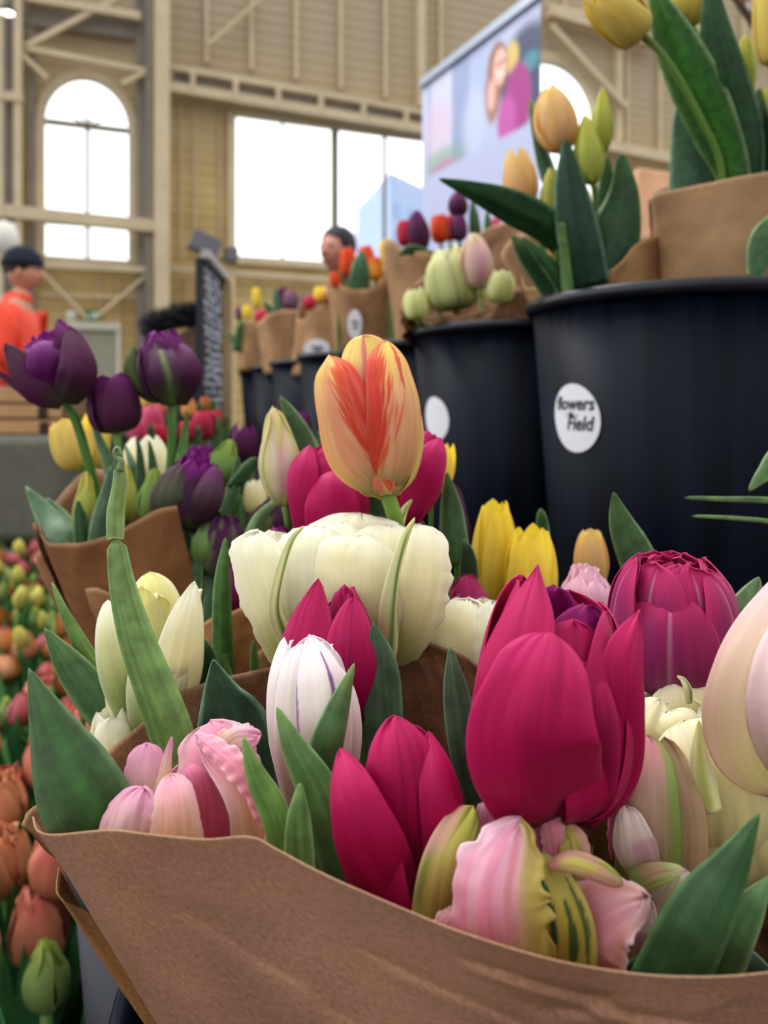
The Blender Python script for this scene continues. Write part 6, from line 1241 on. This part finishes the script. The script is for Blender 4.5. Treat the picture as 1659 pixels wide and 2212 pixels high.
# third bucket
def simple(label, b, t, d, R, sp, st='cup', **k):
    k.setdefault('q', .55); k.setdefault('srad', max(3, R*.14)); return tulip(label, b, t, d, R, sp, style=st, **k)
w_ = conewrap('brown paper wrap of the purple and red tulips, third bucket', 960, 560, 1.40, .105, .085, .17, rise=.022, seed=1.0)
simple('dark purple tulip between the red ones in the third bucket', (908, 545), (898, 455), 1.32, 25, DPUR, 'egg', q=.8, leaves=[dict(pts=[(860, 552, 1.3), (890, 540, 1.3), (940, 560, 1.32)], hw=[3, 12, 14], col=BKL, n=(7, 12))])
simple('crimson tulip left of the dark purple one', (876, 532), (872, 475), 1.36, 17, RED)
simple('orange-red tulip right of the dark purple one', (952, 525), (948, 462), 1.36, 20, ORED)
simple('red tulip behind the orange-red one in the third bucket', (972, 520), (970, 465), 1.42, 16, RED)
simple('round purple tulip, highest in the third bucket', (992, 470), (987, 412), 1.36, 22, DPUR, 'egg', leaves=[dict(pts=[(1020, 430, 1.36), (1025, 480, 1.36), (1030, 560, 1.38)], hw=[3, 12, 14], col='#4f7a52', n=(7, 12))])
simple('purple tulip just below the highest purple one', (992, 520), (990, 465), 1.34, 19, dict(DPUR, body=H('#6b3a62')))
simple('small pink tulip against the banner, third bucket', (1072, 512), (1070, 470), 1.30, 13, ROSE, leaves=[dict(pts=[(1052, 455, 1.3), (1054, 490, 1.3), (1058, 550, 1.3)], hw=[3, 9, 10], col='#3d7a44', n=(7, 12))])
# fourth bucket
w_ = conewrap('brown paper wrap with white sticker, holding orange tulips', 800, 612, 1.68, .088, .07, .20, rise=.03, seed=2.2, lean=(0, -.02))
def psticker(w_, px, py, d, rx, ry):
    c_ = P(px, py, d); a = np.linspace(0, 2*np.pi, 33)[:-1]
    V = [c_+[rx*d/F*math.cos(t), 0, ry*d/F*math.sin(t)] for t in a]; s_ = mesh('sticker', V, [tuple(range(32))], MST, w_, smooth=False)
    m_ = MB(); m_.bar(c_+[-rx*.4*d/F, -.0015, ry*.15*d/F], c_+[rx*.5*d/F, -.0015, ry*.15*d/F], .004, .003); m_.bar(c_+[-rx*.2*d/F, -.0015, -ry*.2*d/F], c_+[rx*.4*d/F, -.0015, -ry*.2*d/F], .005, .003); m_.build('lettering', MINK, s_)
psticker(w_, 766, 700, 1.555, 16, 32)
simple('orange tulip left of the grey-green leaf, fourth bucket', (752, 600), (750, 535), 1.62, 20, ORED, leaves=[dict(pts=[(783, 540, 1.58), (778, 580, 1.58), (775, 640, 1.6)], hw=[4, 20, 24], col='#4d8a6c', tipc='#5f9a7c', n=(7, 12))])
simple('orange tulip behind the grey-green leaf, fourth bucket', (792, 590), (790, 530), 1.66, 20, ORED)
simple('orange and yellow tulip right of the grey-green leaf', (812, 605), (808, 555), 1.60, 18, dict(ORED, body=H('#ecb04a')))
simple('yellow tulip leaning left, topmost of the fourth bucket', (845, 575), (832, 515), 1.58, 19, YEL, mat='pale')
simple('small red-orange tulip at the left edge of the fourth bucket paper', (728, 622), (722, 585), 1.60, 13, ORED, leaves=[dict(pts=[(735, 585, 1.6), (738, 610, 1.6), (745, 650, 1.6)], hw=[3, 9, 10], col='#4d7a5c', n=(7, 12))])
simple('tiny orange tulip tucked under the yellow one', (842, 592), (840, 572), 1.56, 10, ORED)
# fifth..seventh buckets
w_ = conewrap('brown paper wrap with round sticker, fifth bucket', 690, 672, 2.0, .055, .075, .17, rise=.02, seed=3.2)
psticker(w_, 684, 752, 1.90, 28, 20)
simple('red tulip over the fifth bucket wrap', (670, 668), (668, 640), 1.95, 15, RED)
simple('yellow tulip over the fifth bucket wrap', (692, 655), (690, 618), 1.97, 14, YEL, mat='pale')
simple('small orange tulip beside the yellow one, fifth bucket', (705, 655), (704, 632), 1.95, 11, ORG)
w_ = conewrap('brown paper wrap on the sixth bucket', 618, 688, 2.3, .075, .07, .17, rise=.015, seed=4.4)
simple('dusky mauve tulip, sixth bucket', (625, 670), (628, 628), 2.25, 19, dict(DPUR, body=H('#8a6a78'), tip=H('#9a6a80')))
simple('grey-purple tulip with a leaf beside it, sixth bucket', (608, 655), (612, 620), 2.28, 13, DPUR, leaves=[dict(pts=[(594, 622, 2.25), (597, 650, 2.25), (602, 700, 2.25)], hw=[3, 8, 10], col='#4d8a6c', n=(7, 12)), dict(pts=[(570, 650, 2.25), (582, 668, 2.25), (600, 690, 2.25)], hw=[3, 8, 10], col='#3d7a4c', n=(7, 12))])
w_ = conewrap('brown paper wrap on the farthest bucket', 548, 708, 2.65, .05, .05, .15, rise=.015, seed=5.1)
simple('coral-pink tulip at the end of the bucket row', (567, 698), (566, 668), 2.5, 16, RED)
simple('yellow tulip above the coral-pink one at the end of the row', (556, 665), (552, 620), 2.6, 10, YEL, mat='pale')
simple('smaller yellow tulip at the end of the row', (535, 690), (533, 658), 2.65, 11, YEL, mat='pale')
simple('tiny mauve tulip at the far left of the bucket row', (517, 690), (514, 664), 2.7, 8, dict(DPUR, body=H('#8a6a78')), leaves=[dict(pts=[(525, 692, 2.6), (518, 715, 2.6), (512, 760, 2.6)], hw=[3, 10, 10], col='#3d7a44', n=(7, 12)), dict(pts=[(485, 718, 2.6), (500, 726, 2.6), (512, 750, 2.6)], hw=[2, 5, 8], col='#4d8a54', n=(7, 12))])

# ================================================================ CLUSTER BEYOND THE PURPLE BOUQUET
for i, (px, py, d, R, sp, lb) in enumerate([(330, 905, .95, 34, ROSE, 'rose-pink tulip left of the upright purple stem, far cluster'), (352, 870, 1.05, 26, dict(ROSE, body=H('#d98a6a')), 'rose and orange tulip at the top of the far cluster'),
    (300, 925, .9, 28, ROSE, 'crimson-pink tulip at the left of the far cluster'), (345, 935, .92, 24, RED, 'small crimson tulip low in the far cluster'), (410, 880, 1.0, 22, dict(ORG, body=H('#e9b070')), 'peach-orange tulip right of the upright purple stem'),
    (440, 915, .95, 34, dict(RED, body=H('#a83650')), 'dark red tulip at the right of the far cluster'), (405, 930, .9, 24, dict(RED, body=H('#a03048')), 'dark red tulip just right of the purple stem'), (468, 905, 1.0, 22, dict(RED, body=H('#9a4050')), 'dull red tulip at the far right of the cluster'),
    (320, 860, 1.1, 18, dict(YEL, body=H('#f0c860')), 'yellow-orange tulip at the back of the far cluster'), (445, 870, 1.1, 16, ORG, 'small orange tulip near the sign post')]):
    simple(lb, (px, py+R*1.1), (px-3, py-R*.9), d, R*.8, sp, q=.6, leaves=[dict(pts=[(px+R, py-R*.5, d), (px+R*.9, py+R*.6, d), (px+R*.5, py+R*3, d)], hw=[2, 9, 12], col='#5a8a4a' if i % 2 else '#3f7043', n=(7, 12))])
# ================================================================ TULIPS MASSED IN CRATES AT THE LOWER LEFT
CR = [(-1.10, -.62, .62, 1.02), (-1.42, -.62, 1.06, 1.50), (-1.75, -.75, 1.54, 2.0), (-2.1, -.8, 2.04, 2.5)]
mcr = plain('black_crate_plastic', '#15161a', .6)
zs = .22
for i, (xa, xb, ya, yb) in enumerate([(-.62, -.20, .50, .98), (-.95, -.28, 1.03, 1.52), (-1.3, -.45, 1.57, 2.05), (-1.6, -.6, 2.1, 2.42)]):
    o = thing('flower_crate', ((xa+xb)/2, (ya+yb)/2, 0), ['nearest', 'second nearest', 'third', 'farthest'][i]+' black crate full of tulips at the lower left', 'crate')
    m_ = MB()
    for q in ((xa, ya, xb-xa, .015), (xa, yb-.015, xb-xa, .015), (xa, ya, .015, yb-ya), (xb-.015, ya, .015, yb-ya)): m_.box((q[0], q[1], 0), (q[2], 0, 0), (0, q[3], 0), (0, 0, zs))
    m_.box((xa, ya, 0), (xb-xa, 0, 0), (0, yb-ya, 0), (0, 0, .012)); m_.build('body', mcr, o, bevel=.003)
    m_ = MB()
    for q in ((xa-.006, ya-.006, xb-xa+.012, .022), (xa-.006, yb-.016, xb-xa+.012, .022), (xa-.006, ya, .022, yb-ya), (xb-.016, ya, .022, yb-ya)): m_.box((q[0], q[1], zs), (q[2], 0, 0), (0, q[3], 0), (0, 0, .012))
    m_.build('rim', mcr, o)
def proto(sp, st, R, Hh, leafc, double=False, seed=0):
    """upright tulip at the origin, head base at height .16"""
    o = bpy.data.objects.new('tulip', None); COL.objects.link(o); o.location = (0, 0, 0)
    fr = (np.array([0, 0, .16]), np.array([1., 0, 0]), np.array([0, 1., 0]), np.array([0, 0, 1.])); n = (11, 15)
    prof = dict(cup=CUP, bud=BUD, egg=EGG)[st]
    if double:
        for i in range(4): petal(o, fr, Hh, R, 90*i, sp, k=.5, h=1.0, w=.7, prof=prof, ruf=.16, n=n)
        for i in range(4): petal(o, fr, Hh, R, 90*i+40, sp, k=.78, h=.98, w=.7, prof=prof, ruf=.12, fringe=.10, n=n)
    for i in range(3): petal(o, fr, Hh, R, 60+120*i, sp, k=.85, h=1, prof=prof, n=n, ruf=.10 if double else 0, fringe=.1 if double else 0)
    for i in range(3): petal(o, fr, Hh, R, 120*i+seed, sp, k=1.0, h=.93, prof=prof, n=n, ruf=.10 if double else 0, pt=.4, fringe=.1 if double else 0)
    tube('stem', [(0, 0, .165), (.004, .003, .08), (0, 0, -.10)], [.004, .004, .004], M['stem'], o, np.array([STEMC[0], STEMC[1]]), seg=6, n=5, world=False)
    for s in (0, 2.3):
        nn = (5, 10); u, v = np.meshgrid(np.linspace(-1, 1, nn[0]), np.linspace(0, 1, nn[1]))
        w = .013*np.sin(np.clip(v*.92+.08, 0, 1)*np.pi)**.7*(1-.1*v); rr = .006+.022*v**1.6; z = -.02+.20*v
        X = rr*math.cos(s)-u*w*math.sin(s); Y = rr*math.sin(s)+u*w*math.cos(s)
        mesh('leaf', np.stack([X, Y, z+.006*u**2], -1), gridfaces(*nn), M['leaf'], o, col=np.zeros((nn[1], nn[0], 3))+H(leafc)*(.8+.5*v[..., None]), uv=np.stack([u, v*3], -1), local=True)
    return o
def copytree(o):
    c = o.copy(); COL.objects.link(c)
    for ch in o.children: k = ch.copy(); COL.objects.link(k); k.parent = c
    return c
SP = dict(
  salmon=(lambda: proto(SALM, 'cup', .022, .055, '#3f7048', True), 'salmon-pink ruffled tulip in the nearest crates at the lower left'),
  coral=(lambda: proto(dict(SALM, body=H('#d2745c'), tip=H('#c95c5e')), 'cup', .022, .052, '#3a6a40', True, 20), 'coral double tulip in the nearest crates at the lower left'),
  peach=(lambda: proto(dict(SALM, body=H('#dca47c'), tip=H('#d6946c')), 'cup', .021, .050, '#4a7a48', True, 40), 'peach tulip in the nearest crates at the lower left'),
  orange=(lambda: proto(ORG, 'cup', .019, .045, '#44764a', False, 10), 'orange and yellow tulip among the crated ones at left'),
  green=(lambda: proto(dict(GBUD, body=H('#7c9055')), 'bud', .014, .045, '#4f8250', False), 'green unopened tulip bud among the crated tulips at left'),
  yellow=(lambda: proto(dict(YBUD, body=H('#b8b060')), 'egg', .015, .045, '#4f8250', False), 'yellow-green tulip bud among the crated tulips at left'),
  pink=(lambda: proto(dict(ROSE, body=H('#bd6862'), tip=H('#b8545e')), 'egg', .018, .042, '#3f7048', False), 'pinkish red tulip among the crated tulips at left'))
pro = {}
r3 = np.random.RandomState(11)
def place(kind, x, y, z, s, tilt=.25):
    if kind not in pro:
        o = SP[kind][0](); pro[kind] = o
    else: o = copytree(pro[kind])
    o.location = (x, y, z); o.scale = (s, s, s); o.rotation_euler = (r3.normal(0, tilt), r3.normal(0, tilt), r3.uniform(0, 6.28))
    tag(o, SP[kind][1], 'tulip', kind+' tulips massed at the lower left')
d = .66
while d < 2.40:
    ztop = .36+.06*(d-.6)/1.7   # head height above the floor
    pxl, pxr = -40, 330 if d < .9 else 300
    stepx = (.047 if d < 1.1 else .052)
    x = (pxl-CX)/F*d
    while x < (pxr-CX)/F*d:
        px = x/d*F+CX
        if d < 1.05: kd = r3.choice(['salmon', 'coral', 'peach', 'green'], p=[.42, .24, .26, .08])
        elif d < 1.35: kd = r3.choice(['salmon', 'pink', 'green', 'orange', 'yellow'], p=[.2, .25, .25, .15, .15])
        else: kd = r3.choice(['orange', 'green', 'yellow', 'pink', 'peach'], p=[.27, .25, .20, .16, .12])
        if not (d < .86 and px > 125): place(kd, x+r3.uniform(-.018, .018), d+r3.uniform(-.02, .02), ztop-.19+r3.uniform(-.025, .025), r3.uniform(.95, 1.15)*(1.25 if d < 1.1 else 1.08))
        x += stepx
    d += .052 if d < 1.1 else .062
place('salmon', P(78, 2120, .72)[0], .72, P(78, 2120, .72)[2]-.22, 1.32, .08)
place('pink', P(75, 1225, 2.2)[0], 2.2, P(75, 1225, 2.2)[2]-.19, 1.2, .05)

# ================================================================ FRONT BUCKETS
def gbucket(cx, cy, R_, zt_, zb_, label, name='flower_bucket', mat=None):
    o = thing(name, (cx, cy, zb_), label, 'bucket'); Hh = zt_-zb_; mt = mat or MBK
    V, f = lathe([(0, .004), (R_*.8, 0), (R_*.97, Hh-.02), (R_*.96, Hh-.02), (R_*.79, .008), (0, .008)], 64, (cx, cy, zb_)); mesh('body', V, f, mt, o)
    V, f = lathe([(R_*.97, Hh-.025), (R_*1.0, Hh-.02), (R_*1.02, Hh-.005), (R_, Hh), (R_*.96, Hh-.003), (R_*.96, Hh-.025)], 64, (cx, cy, zb_)); mesh('rim', V, f, mt, o); return o
msl = plain('slate_plastic', '#20242e', .45)
gbucket(.045, .335, .155, .655, .24, 'glossy black bucket holding the front bouquet, its edge showing at the lower left')
gbucket(-.088, .60, .15, .585, .24, 'slate-grey bucket standing behind the front bouquet at the lower left', mat=msl)
st = thing('display_step', (.0, .6, 0), 'low black step under the front buckets', 'shelf')
m_ = MB(); m_.box((-.2, .16, .215), (.75, 0, 0), (0, .66, 0), (0, 0, .02)); m_.build('board', mdk, st)
for x_, y_ in ((-.18, .18), (.5, .18), (-.18, .78), (.5, .78)): m_ = MB(); m_.box((x_, y_, 0), (.03, 0, 0), (0, .03, 0), (0, 0, .215)); m_.build('leg', mdk, st)
# ================================================================ CAMERA, LIGHT
cam = bpy.data.cameras.new('camera'); co = bpy.data.objects.new('camera', cam); COL.objects.link(co)
co.location = (0, 0, CAMZ); co.rotation_euler = (math.radians(90), 0, 0)
cam.sensor_fit = 'VERTICAL'; cam.sensor_height = 34.6; cam.sensor_width = 34.6*1659/2212; cam.lens = F/2212*34.6
cam.shift_y = -(1106-HZ)/2212; cam.clip_start = .02; cam.clip_end = 200
cam.dof.use_dof = True; cam.dof.focus_distance = .30; cam.dof.aperture_fstop = 9.0*1.0
# the lens unit is mm: aperture diameter = 25.8/9.0 mm = 2.9 mm
SC.camera = co
w = bpy.data.worlds.new('World'); SC.world = w; w.use_nodes = True; nt = w.node_tree; nt.nodes.clear()
out = nt.nodes.new('ShaderNodeOutputWorld'); bg = nt.nodes.new('ShaderNodeBackground')
tc = nt.nodes.new('ShaderNodeTexCoord'); sp = nt.nodes.new('ShaderNodeSeparateXYZ'); nt.links.new(tc.outputs['Generated'], sp.inputs[0])
cr = nt.nodes.new('ShaderNodeValToRGB'); e = cr.color_ramp.elements
e[0].position = .40; e[0].color = (.25, .24, .23, 1); e[1].position = .50; e[1].color = (1.0, 1.02, 1.05, 1)
e2 = e.new(1.0); e2.color = (1.0, 1.0, 1.0, 1)
mr = nt.nodes.new('ShaderNodeMapRange'); mr.inputs[1].default_value = -1; mr.inputs[2].default_value = 1
nt.links.new(sp.outputs[2], mr.inputs[0]); nt.links.new(mr.outputs[0], cr.inputs[0]); nt.links.new(cr.outputs[0], bg.inputs[0])
mb_ = nt.nodes.new('ShaderNodeMapRange'); mb_.inputs[1].default_value = -.75; mb_.inputs[2].default_value = .35; mb_.inputs[3].default_value = .62; mb_.inputs[4].default_value = 1.45
dp = nt.nodes.new('ShaderNodeVectorMath'); dp.operation = 'DOT_PRODUCT'; dp.inputs[1].default_value = (-.42, .86, .30)
nt.links.new(tc.outputs['Generated'], dp.inputs[0]); nt.links.new(dp.outputs['Value'], mb_.inputs[0])
# the side of the hall behind the viewer is dim, the window side is bright
nt.links.new(mb_.outputs[0], bg.inputs[1]); nt.links.new(bg.outputs[0], out.inputs[0])
def area(loc, tgt, sx, sy, pw, col=(1, 1, 1)):
    l = bpy.data.lights.new('skylight', 'AREA'); l.shape = 'RECTANGLE'; l.size = sx; l.size_y = sy; l.energy = pw; l.color = col
    o = bpy.data.objects.new('skylight', l); COL.objects.link(o); o.location = loc
    o.rotation_euler = (Vector(tgt)-Vector(loc)).to_track_quat('-Z', 'Y').to_euler(); return o
area((-1.5, 2.5, 4.5), (0, .4, .8), 2.5, 2.5, 90, (1, .99, .97))
SC.view_settings.view_transform = 'Standard'; SC.view_settings.look = 'Medium High Contrast'
SC.view_settings.exposure = .28; SC.view_settings.gamma = 1
SC.cycles.use_denoising = True; SC.cycles.max_bounces = 6; SC.cycles.diffuse_bounces = 3; SC.cycles.glossy_bounces = 2
SC.cycles.transmission_bounces = 4; SC.cycles.transparent_max_bounces = 8; SC.cycles.sample_clamp_indirect = 4
